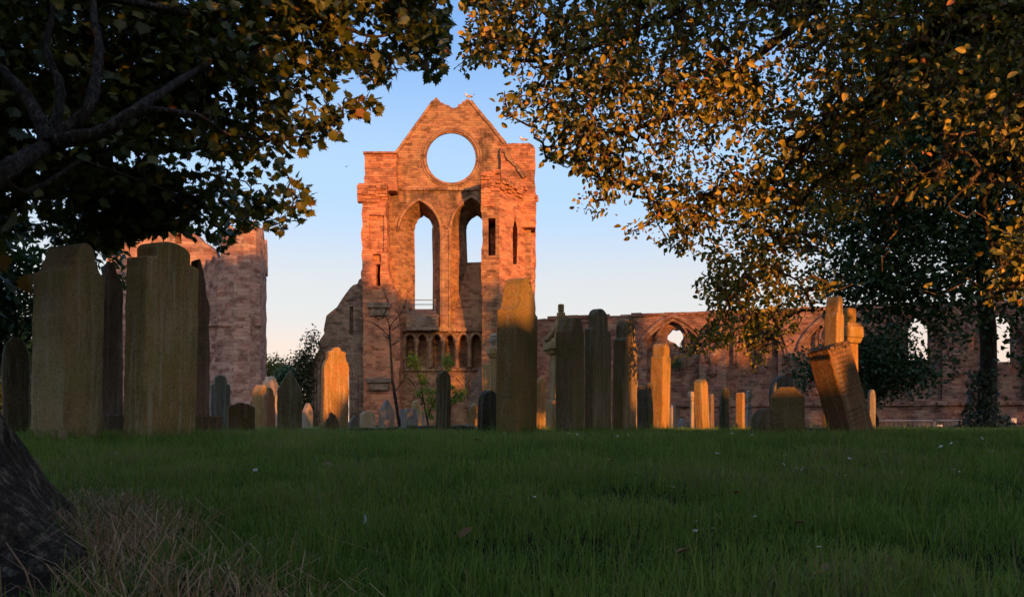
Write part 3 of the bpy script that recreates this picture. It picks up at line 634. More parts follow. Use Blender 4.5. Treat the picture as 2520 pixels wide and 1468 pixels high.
S('tallest centre gravestone with round head and dappled sun', 1219, 1268, 1320, 670, 7.0, 'shoulder', .34, (.29, .22, .095), 22, lean=-.6, bevel=.016, mat=M_rough)
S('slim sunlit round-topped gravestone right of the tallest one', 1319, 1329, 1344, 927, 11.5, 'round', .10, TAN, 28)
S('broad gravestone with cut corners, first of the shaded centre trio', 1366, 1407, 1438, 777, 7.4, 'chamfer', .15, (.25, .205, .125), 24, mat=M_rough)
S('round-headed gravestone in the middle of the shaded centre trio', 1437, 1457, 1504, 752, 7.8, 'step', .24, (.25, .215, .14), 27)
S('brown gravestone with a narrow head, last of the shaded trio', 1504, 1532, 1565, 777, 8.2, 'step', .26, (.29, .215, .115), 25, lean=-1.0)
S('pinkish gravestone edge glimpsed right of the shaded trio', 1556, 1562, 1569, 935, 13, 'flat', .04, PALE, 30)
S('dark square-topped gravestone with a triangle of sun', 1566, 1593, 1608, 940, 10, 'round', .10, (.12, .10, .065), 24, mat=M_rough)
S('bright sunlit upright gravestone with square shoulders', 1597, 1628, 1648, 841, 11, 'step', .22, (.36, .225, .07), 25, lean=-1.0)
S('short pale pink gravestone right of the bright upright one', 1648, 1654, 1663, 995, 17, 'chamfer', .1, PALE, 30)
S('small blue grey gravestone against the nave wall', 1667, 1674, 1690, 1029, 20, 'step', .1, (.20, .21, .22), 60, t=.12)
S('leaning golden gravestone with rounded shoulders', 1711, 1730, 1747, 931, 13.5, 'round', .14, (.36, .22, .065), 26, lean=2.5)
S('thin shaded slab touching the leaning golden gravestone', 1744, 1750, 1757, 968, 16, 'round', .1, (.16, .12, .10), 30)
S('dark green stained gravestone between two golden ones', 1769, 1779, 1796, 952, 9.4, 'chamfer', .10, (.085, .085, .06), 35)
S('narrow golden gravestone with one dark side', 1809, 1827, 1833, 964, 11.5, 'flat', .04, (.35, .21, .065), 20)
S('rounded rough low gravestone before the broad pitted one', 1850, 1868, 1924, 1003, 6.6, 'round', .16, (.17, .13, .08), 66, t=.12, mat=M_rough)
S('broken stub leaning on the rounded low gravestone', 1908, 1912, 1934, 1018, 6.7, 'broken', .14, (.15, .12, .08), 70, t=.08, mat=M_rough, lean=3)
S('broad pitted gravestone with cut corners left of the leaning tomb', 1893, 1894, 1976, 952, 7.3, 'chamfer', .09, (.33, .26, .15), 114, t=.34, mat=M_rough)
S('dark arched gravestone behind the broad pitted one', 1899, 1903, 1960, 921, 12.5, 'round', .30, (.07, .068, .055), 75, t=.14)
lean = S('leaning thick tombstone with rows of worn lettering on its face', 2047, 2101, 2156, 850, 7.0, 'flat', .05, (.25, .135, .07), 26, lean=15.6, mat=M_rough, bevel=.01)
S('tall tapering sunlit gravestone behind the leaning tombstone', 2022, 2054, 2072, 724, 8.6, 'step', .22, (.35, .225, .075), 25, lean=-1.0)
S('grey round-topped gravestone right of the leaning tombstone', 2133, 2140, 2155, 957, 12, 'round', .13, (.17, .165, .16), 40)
LEAN_TH = R(26)+math.atan((2101-CX)/F)
# worn rows of letters on the leaning tombstone
def lettering():
    th = LEAN_TH; u, n = Vector((math.sin(th), math.cos(th), 0)), Vector((math.cos(th), -math.sin(th), 0)); rs = random.Random(4)
    W = max((Vector(v.co)).dot(u) for v in lean.data.vertices); H = max(v.co.z for v in lean.data.vertices)
    for row in range(15):
        mb = MB(); out = []; z = H*(.93-.048*row) - (.1 if row > 10 else 0); x = W*.12; end = W*(.88-(.12 if row in (3, 7, 11) else 0))
        while x < end:
            w = rs.uniform(.012, .03); h = .021
            out.append((x, w*.7, h)); x += w+rs.choice((.006, .007, .03))
        # one chiselled strip: the letters stand on a hairline that joins them
        Pv = []; Fq = []
        for i, (x, w, h) in enumerate(out):
            b = len(Pv); Pv += [u*a+Vector((0, 0, z+c))+n*.0025 for a, c in ((x, 0), (x+w, 0), (x+w, .002), (x, .002), (x, h), (x+w, h))]
            Fq += [(b, b+1, b+2, b+3), (b+3, b+2, b+5, b+4)]
            if i: Fq.append((b-5, b, b+3, b-4))
        mb.add(Pv, Fq)
        o = mb.build('letter_row', M_rough); o.parent = lean; o.color = (.11, .085, .06, 1)
lettering()
# ---------------------------------------------------------------- monuments and low slabs
def monument(name, label, px, Y, rings, col, cat='monument', mat=None, rz=.35, extra=None):
    """rings: (part name, half width, y_bottom, y_top, top taper) blocks stacked; measures read off the photograph"""
    X = (px-CX)*Y/F; root = empty(name, (X, Y, gz(X, Y)-.05), label, cat, 'monuments among the gravestones')
    for nm, hw, yb, yt, tp in rings:
        m = MB(); zb, zt = CZ+(HY-yb)*Y/F, CZ+(HY-yt)*Y/F; w = 2*hw*Y/F/1.28
        m.box((X, Y, (zb+zt)/2), (w, w*.8, zt-zb), rz, tp); o = m.build(nm, mat or M_stone, root, bevel=min(.02, (zt-zb)*.2)); o.color = (*col, 1)
    if extra: extra(root, X, Y)
    return root
def scrolls(hw, y0, y1):
    def fn(root, X, Y):
        for sgn in (-1, 1):
            m = MB(); pts = []
            for i in range(9):
                t = i/8; pts.append(at(0, y0+(y1-y0)*t, Y)); pts[-1].x = X+sgn*hw*Y/F*(1-.75*t**.6); pts[-1].y = Y-.02
            m.tube(pts, [.05, .052, .05, .045, .04, .035, .03, .028, .025], 6); o = m.build('scroll', M_stone, root, smooth=True); o.color = (*TAN, 1)
    return fn
monument('scrolled_monument', 'sunlit pedestal monument with scrolled top and broken cross behind the shaded trio', 1380, 12.5,
         [('base', 46, 1075, 985, 1), ('shaft', 30, 985, 872, .95), ('moulding', 36, 872, 862, 1.15), ('cornice', 48, 862, 842, .97), ('cap', 40, 842, 832, .8), ('pediment', 26, 832, 785, .55), ('cross_foot', 13, 785, 768, .9), ('cross_head', 9, 768, 748, 1)], (.36, .23, .09), extra=scrolls(40, 840, 795))
monument('cross_pedestal', 'golden pedestal with moulded cornice and square block behind the leaning tombstone', 2089, 9.6,
         [('base', 30, 1075, 1000, 1), ('shaft', 22, 1000, 845, .97), ('moulding', 26, 845, 832, 1.2), ('cornice', 34, 832, 803, .98), ('cap', 30, 803, 796, .85), ('block', 17, 796, 758, 1)], (.36, .22, .065))
def urn(y0, y1, hw):
    def fn(root, X, Y):
        H = (y0-y1)*Y/F; r = hw*Y/F; m = MB().lathe((X, Y, CZ+(HY-y0)*Y/F), [(r*.7, 0), (r*.35, H*.1), (r*.4, H*.2), (r*.9, H*.45), (r, H*.62), (r*.7, H*.75), (r*.85, H*.8), (r*.5, H*.92), (r*.1, H)], 12)
        o = m.build('urn', M_stone, root, smooth=True); o.color = (.34, .30, .26, 1)
    return fn
monument('urn_monument', 'pale draped urn on a plinth against the nave wall', 1842, 17,
         [('base', 11, 1070, 1020, 1), ('plinth', 8, 1020, 1003, .9), ('cap', 10, 1003, 996, .95)], (.30, .27, .24), extra=urn(996, 958, 8))
monument('capped_pedestal', 'small sunlit pedestal with moulded cap beside the leaning golden gravestone', 1703, 16.5,
         [('base', 9, 1072, 1055, 1), ('shaft', 7, 1055, 986, .95), ('moulding', 8, 986, 978, 1.3), ('cap', 12, 978, 963, .95)], PALE)
monument('urn_topped_pillar', 'weathered pillar with scrolled cap half hidden by the tallest centre gravestone', 1214, 15,
         [('base', 16, 1072, 1040, 1), ('shaft', 11, 1040, 880, .95), ('moulding', 13, 880, 872, 1.25), ('cap', 18, 872, 856, .9)], TAN, extra=urn(856, 820, 12))
def ledger(label, x0, x1, y0, y1, Y, col=DARK):
    a, b = at(x0, y0, Y), at(x1, y1, Y); m = MB(); rs = random.Random(x0); n = 10; dep = .7
    vs = []
    for i in range(n+1):
        x = a.x+(b.x-a.x)*i/n
        for (yy, z) in ((Y, 0), (Y+rs.uniform(-.02, .02), b.z-a.z+rs.uniform(-.012, .012)), (Y+dep, b.z-a.z+rs.uniform(-.01, .01)), (Y+dep, 0)): vs.append((x, yy, a.z-.1*(z == 0)+z))
    fs = [(i*4+k, i*4+(k+1) % 4, (i+1)*4+(k+1) % 4, (i+1)*4+k) for i in range(n) for k in range(4)]+[(0, 1, 2, 3), (n*4+3, n*4+2, n*4+1, n*4)]
    m.add([(p[0], p[1], p[2]) for p in vs], fs); o = m.build('ledger_stone', M_rough, origin=(a.x, Y, gz(a.x, Y))); o.color = (*col, 1); tag(o, label, 'grave slab', 'flat grave slabs in the grass')
ledger('long dark flat grave slab lying below the grey gravestones', 858, 990, 1066, 1052, 8.2)
ledger('dark flat grave slab beside the slim dark round-headed gravestone', 1000, 1166, 1066, 1046, 8.6)
ledger('low flat stone footing at the base of the leaning tombstone', 1950, 2045, 1068, 1052, 8.0, (.13, .11, .07))
# metal crowd barriers, notice board
for i, (x0, x1, lab) in enumerate(((2158, 2296, 'long grey metal tube barrier left of the notice board'), (2300, 2372, 'grey metal tube barrier behind the notice board and ivied trunk'))):
    Y = 36; r = empty('metal_barrier', at(x0, 1062, Y), lab, 'barrier', 'metal barriers along the nave wall'); m = MB()
    P = [at(x0, 1064, Y), at(x0, 1038, Y), at(x0+3, 1034, Y), at(x1-3, 1034, Y), at(x1, 1038, Y), at(x1, 1064, Y)]
    m.tube(P, .035, 6); m.build('frame', M_metal, r)
    m = MB(); m.tube([at(x0, 1058, Y), at(x1, 1058, Y)], .025, 5)
    for k in range(1, 12): m.tube([at(x0+(x1-x0)*k/12, 1058, Y), at(x0+(x1-x0)*k/12, 1034, Y)], .008, 4)
    m.build('bars', M_metal, r)
Yb = 35; r = empty('notice_board', at(2311, 1064, Yb), 'small white framed notice board low before the nave wall', 'notice board')
a, b = at(2304, 1065, Yb), at(2318, 1044, Yb); m = MB().box(((a.x+b.x)/2, Yb, (a.z+b.z)/2), (b.x-a.x, .05, b.z-a.z)); m.build('board', plain('white_board', (.62, .64, .66), .5), r, bevel=.01)
a, b = at(2306.5, 1061, Yb-.03), at(2315.5, 1047, Yb-.03); m = MB().box(((a.x+b.x)/2, Yb-.03, (a.z+b.z)/2), (b.x-a.x, .006, b.z-a.z)); m.build('printed_sheet', plain('printed_sheet', (.12, .15, .20), .5, (.3, .33, .36), 9), r)
a, b = at(2487, 1040, 34), at(2500, 1028, 34); r = empty('wall_plaque', a, 'small pale plaque at the far right edge of the nave wall', 'plaque')
m = MB().box(((a.x+b.x)/2, 34, (a.z+b.z)/2), (b.x-a.x, .05, b.z-a.z)); m.build('plate', plain('pale_plate', (.4, .41, .42), .6), r, bevel=.008)
m = MB().tube([((a.x+b.x)/2, 34.03, .1), ((a.x+b.x)/2, 34.03, a.z+.1)], .03, 6); m.build('post', M_metal, r)
# ---------------------------------------------------------------- trees
def in_poly(poly, x, y):
    poly = np.array(poly, float); c = np.zeros(len(x), bool); j = len(poly)-1
    for i in range(len(poly)):
        xi, yi = poly[i]; xj, yj = poly[j]
        m = ((yi > y) != (yj > y)); 
        with np.errstate(divide='ignore', invalid='ignore'): c ^= m & (x < (xj-xi)*(y-yi)/(yj-yi+1e-12)+xi)
        j = i
    return c
def proj(P): return CX+F*P[:, 0]/P[:, 1], HY-F*(P[:, 2]-CZ)/P[:, 1]
def scatter_mesh(name, tv, tf, pos, rot, scl, mat, parent=None, smooth=False, kind=None):
    """one mesh of many copies of a small template (leaves, blades)"""
    tv = np.array(tv, np.float32); n = len(pos); k = len(tv)
    o3 = np.array(parent.location if parent is not None else (0, 0, 0), np.float32)
    V = np.einsum('nij,kj->nki', rot, tv)*scl[:, None, None]+(pos-o3)[:, None, :]
    me = bpy.data.meshes.new(name); me.vertices.add(n*k); me.vertices.foreach_set('co', V.astype(np.float32).ravel())
    lf = np.concatenate([np.array(f, np.int32) for f in tf]); lens = np.array([len(f) for f in tf], np.int32)
    L = (lf[None, :]+(np.arange(n, dtype=np.int32)*k)[:, None]).ravel(); T = np.tile(lens, n); st = np.concatenate([[0], np.cumsum(T)[:-1]]).astype(np.int32)
    me.loops.add(len(L)); me.loops.foreach_set('vertex_index', L); me.polygons.add(len(T)); me.polygons.foreach_set('loop_start', st)
    try: me.polygons.foreach_set('loop_total', T)
    except Exception: pass
    me.update(calc_edges=True); me.validate()
    if smooth: me.polygons.foreach_set('use_smooth', np.ones(len(T), bool))
    me.materials.append(mat); o = bpy.data.objects.new(name, me); COL.objects.link(o)
    if parent is not None: o.parent = parent
    return o
def rot_from(normal, heading):
    """matrices whose z is the leaf's normal and whose y runs along the leaf"""
    z = normal/np.linalg.norm(normal, axis=1, keepdims=True); y = heading-(heading*z).sum(1, keepdims=True)*z
    y /= np.linalg.norm(y, axis=1, keepdims=True)+1e-9; x = np.cross(y, z); return np.stack([x, y, z], 2)
# leaf outlines (length 1 along y)
mp = [(0, 0), (.16, .06), (.30, -.02), (.27, .13), (.46, .12), (.36, .27), (.55, .40), (.38, .44), (.42, .60), (.24, .55), (.22, .74), (.12, .70), (0, 1.0)]
MAPLE_V = [(x, y, -.22*abs(x)-.10*y*y) for x, y in mp]+[(-x, y, -.22*abs(x)-.10*y*y) for x, y in mp[-2:0:-1]]
MAPLE_F = [tuple(range(len(MAPLE_V)))]
MAPLE_F = [tuple(range(0, 13)), tuple([0]+list(range(12, 24)))]
ov = [(0, 0), (.17, .14), (.29, .36), (.30, .58), (.18, .84), (0, 1.0)]
OVAL_V = [(x, y, .35*abs(x)-.28*y*y) for x, y in ov]+[(-x, y, .35*abs(x)-.28*y*y) for x, y in ov[-2:0:-1]]
OVAL_F = [(0, 1, 2, 3, 4, 5), (0, 5, 6, 7, 8, 9)]
DIA_V = [(0, 0, 0), (.32, .45, .06), (0, 1, -.12), (-.32, .45, .06)]; DIA_F = [(0, 1, 2), (0, 2, 3)]
LAN_V = [(0, 0, 0), (.15, .3, .04), (.11, .7, -.08), (0, 1, -.3), (-.11, .7, -.08), (-.15, .3, .04)]; LAN_F = [(0, 1, 2, 3), (0, 3, 4, 5)]

def grow(rg, limbs, tips, wob, r0, rmax, maxseg=.5, droop=.0, sides=4):
    """joins every tip to the nearest wood already grown; returns twig mesh data and the direction at each tip"""
    nodes = [Vector(p) for l in limbs for p in l]; A = np.array([tuple(p) for p in nodes]); mb = MB()
    order = np.argsort([np.min(((A-np.array(t))**2).sum(1)) for t in tips]); dirs = [None]*len(tips)
    cap = np.zeros((len(A)+len(tips)*6, 3)); cap[:len(A)] = A; cnt = len(A)
    par = {}; paths = []
    for i in order:
        t = np.array(tips[i]); d = ((cap[:cnt]-t)**2).sum(1); j = int(np.argmin(d)); a = Vector(cap[j]); b = Vector(t); L = (b-a).length
        n = 3 if L < .35 else (4 if L < .8 else 6); pts = [a]
        for k in range(1, n):
            f = k/n; p = a.lerp(b, f)+Vector((rg.gauss(0, 1), rg.gauss(0, 1), rg.gauss(0, 1)))*wob*L*.5; p.z += droop*L*4*f*(1-f); pts.append(p)
        pts.append(b); idx = []
        for p in pts[1:]: cap[cnt] = p; idx.append(cnt); cnt += 1
        if cnt+8 > len(cap): cap = np.vstack([cap, np.zeros_like(cap)])
        paths.append((j, idx, pts)); dirs[i] = (pts[-1]-pts[-2]).normalized()
    # thickness: every twig carries what grows from it
    load = np.ones(cnt)
    for j, idx, pts in reversed(paths):
        tot = 0
        for q in reversed(idx): tot += load[q]*.999; load[q] = tot
        load[j] += tot
    for j, idx, pts in paths:
        ra = min(rmax, r0*load[idx[0]]**.42); rb = r0*load[idx[-1]]**.42*.8
        mb.tube(pts, [ra+(min(rb, ra)-ra)*k/(len(pts)-1) for k in range(len(pts))], sides, cap=False)
    return mb, dirs
def pinholes(rg, n, x0, x1, y0, y1, r0, r1, k): return [(rg.uniform(x0, x1), rg.uniform(y0, y1), rg.uniform(r0, r1)*1.4, rg.uniform(r0, r1), k) for _ in range(n)]
def sample_clumps(rg, poly, n, Y, gaps=(), yfun=None, lump=0, thr=-.1):
    xs = [p[0] for p in poly]; ys = [p[1] for p in poly]; out = []
    while len(out) < n:
        px, py = rg.uniform(min(xs), max(xs)), rg.uniform(min(ys), max(ys))
        if not in_poly(poly, np.array([px]), np.array([py]))[0]: continue
        if any(((px-a)/c)**2+((py-b)/d)**2 < 1 and rg.random() > k for a, b, c, d, k in gaps): continue
        y0, y1 = Y if yfun is None else yfun(px, py); q = at(px, py, rg.uniform(y0, y1))
        if lump and noise.noise(q*lump) < thr and rg.random() < .72: continue      # leaves gather in clumps
        out.append(q)
    return out
def sprays(rs, tips, dirs, nleaf, rad, size, up=(0, 0, 1), upw=1.0, flat=.6, along=.5):
    n = len(tips)*nleaf; T = np.repeat(np.array([tuple(t) for t in tips]), nleaf, 0); D = np.repeat(np.array([tuple(d) for d in dirs]), nleaf, 0)
    off = rs.normal(0, 1, (n, 3))*rad*np.array([1, 1, flat]); P = T+off+D*rs.uniform(-along, along*.6, (n, 1))*rad*2
    N = np.array(up)*upw+rs.normal(0, 1, (n, 3))*.75; Hd = off+D*rad*.8+rs.normal(0, 1, (n, 3))*rad*.6; Hd[:, 2] -= rad*.5
    return P, rot_from(N, Hd), rs.uniform(size[0], size[1], n)
def tree_limb(mb, pts, r0, r1, n=9, sub=6, wob=.008, seed=1):
    rg = random.Random(seed); P = [Vector(p) for p in pts]; out = []; rad = []; m = len(P)-1
    for i in range(m):
        p0 = P[max(i-1, 0)]; p1 = P[i]; p2 = P[i+1]; p3 = P[min(i+2, m)]
        for k in range(sub):
            t = k/sub; out.append(.5*((2*p1)+(-p0+p2)*t+(2*p0-5*p1+4*p2-p3)*t*t+(-p0+3*p1-3*p2+p3)*t**3)+Vector((rg.gauss(0, wob), rg.gauss(0, wob), rg.gauss(0, wob)))*.4)
    out.append(P[-1]); N = len(out)
    rad = [(r0+(r1-r0)*i/(N-1))*(1+rg.uniform(-.07, .07)) for i in range(N)]
    mb.tube(out, rad, n); return out

# ---- maple on the left: its trunk stands beside the viewer, its limbs come in from the left
mrg, mrs = random.Random(11), np.random.RandomState(11)
maple = empty('maple_tree', (-1.78, 1.9, 0), 'near maple on the left with dark lobed leaves, its furrowed trunk at the lower left', 'tree')
mb = MB(); prof = [(-.12, .86), (-.02, .68), (.06, .585), (.14, .525), (.24, .465), (.36, .415), (.5, .375), (.75, .335), (1.1, .31), (1.6, .29), (2.1, .27), (2.5, .25)]
NS = 170; vs = []
PR = [(a[0]+(b[0]-a[0])*k/14, a[1]+(b[1]-a[1])*k/14) for a, b in zip(prof[:-1], prof[1:]) for k in range(14)]+[prof[-1]]
for z, r in PR:
    for k in range(NS):
        w = 2*math.pi*k/NS; fl = max(0, .5-z); q = (math.cos(w), math.sin(w))
        rr = r*(1+fl*.30*math.cos(5*w+.6)+.06*noise.noise((q[0]*4, q[1]*4, z*3))+.045*noise.noise((q[0]*11, q[1]*11, z*5)))
        rr += .020*(abs(noise.noise((q[0]*9+.6*noise.noise((q[0]*7, q[1]*7, z*6)), q[1]*9, z*3.2)))**.5-.5)+.008*noise.noise((q[0]*26, q[1]*26, z*16))+.004*noise.noise((q[0]*60, q[1]*60, z*50))
        vs.append((-1.78-.10*z+rr*q[0], 1.9+.05*z+rr*q[1], z))
fs = [(i*NS+k, i*NS+(k+1) % NS, (i+1)*NS+(k+1) % NS, (i+1)*NS+k) for i in range(len(PR)-1) for k in range(NS)]
mb.add(vs, fs); mb.build('trunk', M_bark, maple, smooth=True)
mb = MB(); A = lambda x, y, Y: at(x, y, Y)
L0 = tree_limb(mb, [(-1.95, 2.0, 2.2), (-2.6, 2.9, 1.75), (-2.98, 3.8, 1.42), A(0, 428, 4.1), A(60, 390, 4.3), A(122, 358, 4.6)], .07, .042, 10, seed=1)
L1 = tree_limb(mb, [A(118, 362, 4.55), A(105, 310, 4.6), A(60, 230, 4.7), A(0, 165, 4.8), A(-90, 90, 4.9)], .055, .02, seed=2)
L2 = tree_limb(mb, [A(124, 355, 4.6), A(165, 320, 4.6), A(215, 275, 4.65), A(236, 200, 4.75), A(243, 110, 4.9), A(228, -10, 5.1), A(235, -160, 5.4)], .055, .015, seed=3)
L3 = tree_limb(mb, [A(130, 352, 4.55), A(250, 322, 4.65), A(345, 266, 4.8), A(440, 200, 5.3), A(560, 130, 6.2), A(700, 60, 6.8)], .05, .012, seed=4)
L4 = tree_limb(mb, [A(345, 266, 4.8), A(430, 276, 5.0), A(500, 291, 5.3), A(560, 330, 5.8), A(675, 346, 6.3), A(760, 330, 6.6)], .026, .007, seed=5)
L5 = tree_limb(mb, [A(118, 352, 4.6), A(150, 230, 4.8), A(115, 120, 5.0), A(130, 20, 5.1), A(110, -120, 5.2)], .035, .012, seed=6)
L6 = tree_limb(mb, [A(228, -10, 5.1), A(400, 20, 5.6), A(520, 46, 6.3), A(650, 35, 6.5), A(800, 50, 6.8), A(920, 92, 7.0), A(1010, 70, 7.1), A(1075, 110, 7.2)], .03, .006, seed=7)
L7 = tree_limb(mb, [A(200, 395, 5.2), A(330, 440, 5.6), A(430, 480, 6.0), A(530, 555, 6.3), A(570, 585, 6.4)], .014, .005, seed=8)
L8 = tree_limb(mb, [A(0, 428, 4.1), A(70, 470, 4.6), A(200, 395, 5.2)], .02, .013, seed=9)
mb.build('limb', M_limb, maple, smooth=True)
MP = [(-150, -160), (1100, -160), (1112, 0), (1112, 60), (1098, 120), (1086, 190), (1045, 190), (1008, 150), (965, 205), (905, 208), (880, 180), (832, 200), (800, 245), (826, 262), (838, 300), (838, 345), (785, 352), (725, 395), (722, 430), (768, 462), (762, 508), (738, 518), (742, 560), (682, 570), (640, 556), (590, 570), (572, 612), (530, 616), (498, 580), (420, 566), (360, 575), (300, 600), (252, 640), (160, 605), (70, 585), (-150, 600)]
gaps = [(400, 395, 190, 26, .10), (480, 440, 60, 25, .3), (190, 360, 60, 22, .35), (70, 330, 45, 30, .4), (640, 440, 90, 40, .45), (760, 250, 60, 40, .35), (900, 80, 70, 40, .55), (600, 250, 70, 30, .6), (40, 110, 40, 25, .5), (690, 390, 40, 50, .4)]

def mdepth(px, py): c = 5.3+1.6*max(0, min(1, px/900))+1.4*max(0, min(1, (py-430)/90))*(px < 620); return (c-.35, c+1.3)
tips = sample_clumps(mrg, MP, 1200, None, gaps, mdepth, 2.4, -.12)
tips += sample_clumps(mrg, [(230, 420), (440, 430), (425, 560), (360, 585), (250, 630)], 130, (6.6, 7.6))
# the long leafy tip reaching out to the right
for px, py in ((845, 255), (862, 250), (880, 252), (897, 256), (912, 262), (925, 268), (862, 275), (845, 290), (850, 240)): tips.append(at(px, py, 6.6))
limbs = [L0[8:], L1, L2, L3, L4, L5, L6, L7, L8]
tw, dirs = grow(mrg, limbs, tips, .16, .0022, .022, droop=-.02); tw.build('twigs', M_limb, maple)
P, Rm, Sc = sprays(mrs, tips, dirs, 17, .135, (.065, .118), up=(.1, -.25, .8), upw=.8)
px, py = proj(P); ok = in_poly(MP, px, py+mrs.normal(0, 5, len(px))) | (np.hypot((px-885)/60, (py-262)/28) < 1)
for a, b, c, d, k in gaps[:8]+pinholes(mrg, 80, 0, 900, 0, 560, 5, 15, .2): ok &= ~((((px-a)/c)**2+((py-b)/d)**2 < .8) & (mrs.rand(len(px)) > .35))
# unseen crown above and behind the viewer, with clumps added to shade the leaves
n = 360; hid = [(mrg.uniform(-5.2, .35), mrg.uniform(-2.6, 2.6), mrg.uniform(2.5, 6.5)) for _ in range(n)]
hid = [h for h in hid if h[0] < .1+.5*h[1]*-.2 and h[2] < 6.5]
hid += [(x-.5*y, y, z) for x, y, z in [(mrg.uniform(-1.6, .95), mrg.uniform(-.9, .9), mrg.uniform(2.5, 5.6)) for _ in range(260)]]
hid += [(mrg.uniform(-6.5, -3.2), mrg.uniform(2, 6), mrg.uniform(1.6, 6)) for _ in range(200)]
hid = [h for h in hid if not (h[1] > .3 and abs(h[0])/h[1] < .70 and (h[2]-.35)/h[1] < .60)]
Ph, Rh, Sh = sprays(mrs, hid, [(0, 0, -.3)]*len(hid), 13, .26, (.13, .22))
P = np.vstack([P[ok], Ph]); Rm = np.concatenate([Rm[ok], Rh]); Sc = np.concatenate([Sc[ok], Sh])
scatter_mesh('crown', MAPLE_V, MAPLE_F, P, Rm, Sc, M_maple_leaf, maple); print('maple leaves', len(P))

# ---- broad tree on the right with oval leaves and crooked twigs, in front
org, ors = random.Random(23), np.random.RandomState(23)
oak = empty('whitebeam_tree', (7.6, 7.4, .2), 'near spreading tree on the right with sunlit golden oval leaves and crooked twigs', 'tree')
od = lambda y, x=0: 6.0+1.4*max(0, min(1, (y-200)/650))*max(0, min(1, (2250-x)/200))-.5*max(0, min(1, (x-2150)/150))
A = lambda x, y, Y: at(x, y, od(y, x)+(Y-6)*.35)
mb = MB(); TR = tree_limb(mb, [(7.6, 7.4, -.1), (7.5, 7.4, 1.4), (7.2, 7.2, 2.8), (6.6, 7.0, 4.2), (6.2, 6.8, 6.0)], .42, .20, 14, seed=12)
mb.build('trunk', M_darkbark, oak, smooth=True); mb = MB()
B0 = tree_limb(mb, [TR[-10], A(2560, 40, 6.9), A(2440, 45, 6.7), A(2330, 70, 6.5), A(2240, 130, 6.3), A(2190, 185, 6.1), A(2125, 268, 6.0), A(2040, 300, 5.9), A(1930, 350, 5.8)], .14, .025, 10, seed=13)
B1 = tree_limb(mb, [A(2300, 76, 6.5), A(2290, 10, 6.6), A(2262, -120, 6.7)], .07, .04, seed=14)
B2 = tree_limb(mb, [A(2262, -120, 6.7), A(2080, -40, 6.6), A(1960, 60, 6.4), A(1860, 140, 6.2), A(1740, 230, 6.1), A(1620, 300, 6.0), A(1480, 330, 6.0), A(1380, 360, 6.0)], .05, .008, seed=15)
B3 = tree_limb(mb, [A(2080, -40, 6.6), A(1800, -20, 6.5), A(1600, 60, 6.6), A(1440, 120, 6.7), A(1290, 150, 6.8), A(1200, 130, 6.9), A(1130, 90, 7.0)], .035, .007, seed=16)
B4 = tree_limb(mb, [A(2125, 268, 6.0), A(2110, 380, 5.9), A(2010, 450, 5.8), A(1930, 560, 5.7), A(1860, 650, 5.6), A(1800, 730, 5.5), A(1760, 810, 5.45)], .03, .007, seed=17)
B5 = tree_limb(mb, [A(2040, 300, 5.9), A(1900, 440, 5.9), A(1760, 470, 5.9), A(1640, 520, 6.0), A(1560, 560, 6.0)], .025, .006, seed=18)
B6 = tree_limb(mb, [A(2560, 260, 6.8), A(2480, 330, 6.6), A(2440, 420, 6.4), A(2420, 520, 6.2), A(2450, 640, 6.1), A(2470, 700, 6.0)], .04, .008, seed=19)
B7 = tree_limb(mb, [A(2240, 130, 6.3), A(2300, 260, 6.1), A(2290, 400, 6.0), A(2220, 500, 5.9), A(2150, 560, 5.8)], .03, .007, seed=20)
B8 = tree_limb(mb, [A(1860, 650, 5.6), A(1960, 690, 5.5), A(2000, 760, 5.5)], .012, .005, seed=21)
B9 = tree_limb(mb, [A(1830, 700, 5.5), A(1850, 800, 5.4), A(1858, 880, 5.35), A(1842, 925, 5.3)], .010, .004, seed=22)
BA = tree_limb(mb, [A(1760, 810, 5.45), A(1720, 850, 5.4), A(1670, 868, 5.35)], .008, .004, seed=24)
mb.build('limb', M_limb, oak, smooth=True)
OP = [(1112, -160), (2680, -160), (2680, 735), (2500, 738), (2440, 742), (2400, 700), (2330, 690), (2250, 720), (2200, 680), (2120, 700), (2040, 715), (1985, 770), (1940, 840), (1890, 868), (1880, 895), (1850, 930), (1832, 925), (1838, 880), (1800, 850), (1740, 862), (1690, 880), (1648, 878), (1662, 848), (1730, 810), (1752, 770), (1718, 735), (1708, 690), (1750, 655), (1715, 622), (1690, 628), (1625, 612), (1600, 600), (1650, 572), (1650, 548), (1585, 545), (1600, 505), (1560, 475), (1505, 462), (1480, 468), (1430, 440), (1392, 402), (1338, 398), (1330, 350), (1292, 292), (1225, 298), (1212, 235), (1280, 215), (1200, 150), (1160, 185), (1118, 170), (1140, 110), (1150, 60)]
og = [(1700, 330, 200, 90, .72), (1960, 190, 110, 60, .6), (1850, 60, 80, 60, .6), (1560, 150, 130, 60, .75), (1780, 560, 120, 60, .7), (1500, 250, 90, 50, .7), (2300, 200, 200, 160, .45), (2320, 470, 200, 160, .35), (2250, 625, 210, 120, .16), (2050, 620, 110, 70, .5), (2200, 640, 120, 60, .35), (1320, 90, 60, 60, .6), (1230, 190, 60, 40, .4), (2350, 640, 80, 60, .35), (1620, 430, 70, 40, .6)]
def odepth(px, py): c = od(py, px)+.3; return (c-1.0, c+(.9 if px < 2150 else .2))
otips = sample_clumps(org, OP, 3000, None, og, odepth, 2.0, -.05)
for px_, py_ in ((1435, 515), (1455, 508), (1475, 500), (1490, 490), (1505, 488), (1450, 497), (1545, 575), (1562, 568), (1580, 560), (1600, 548)): otips.append(at(px_, py_, 6.0))
ol = [B0[6:], B1, B2, B3, B4, B5, B6, B7, B8, B9, BA]
tw, odirs = grow(org, ol, otips, .34, .0042, .020, droop=.03, sides=5); tw.build('twigs', M_twig, oak)
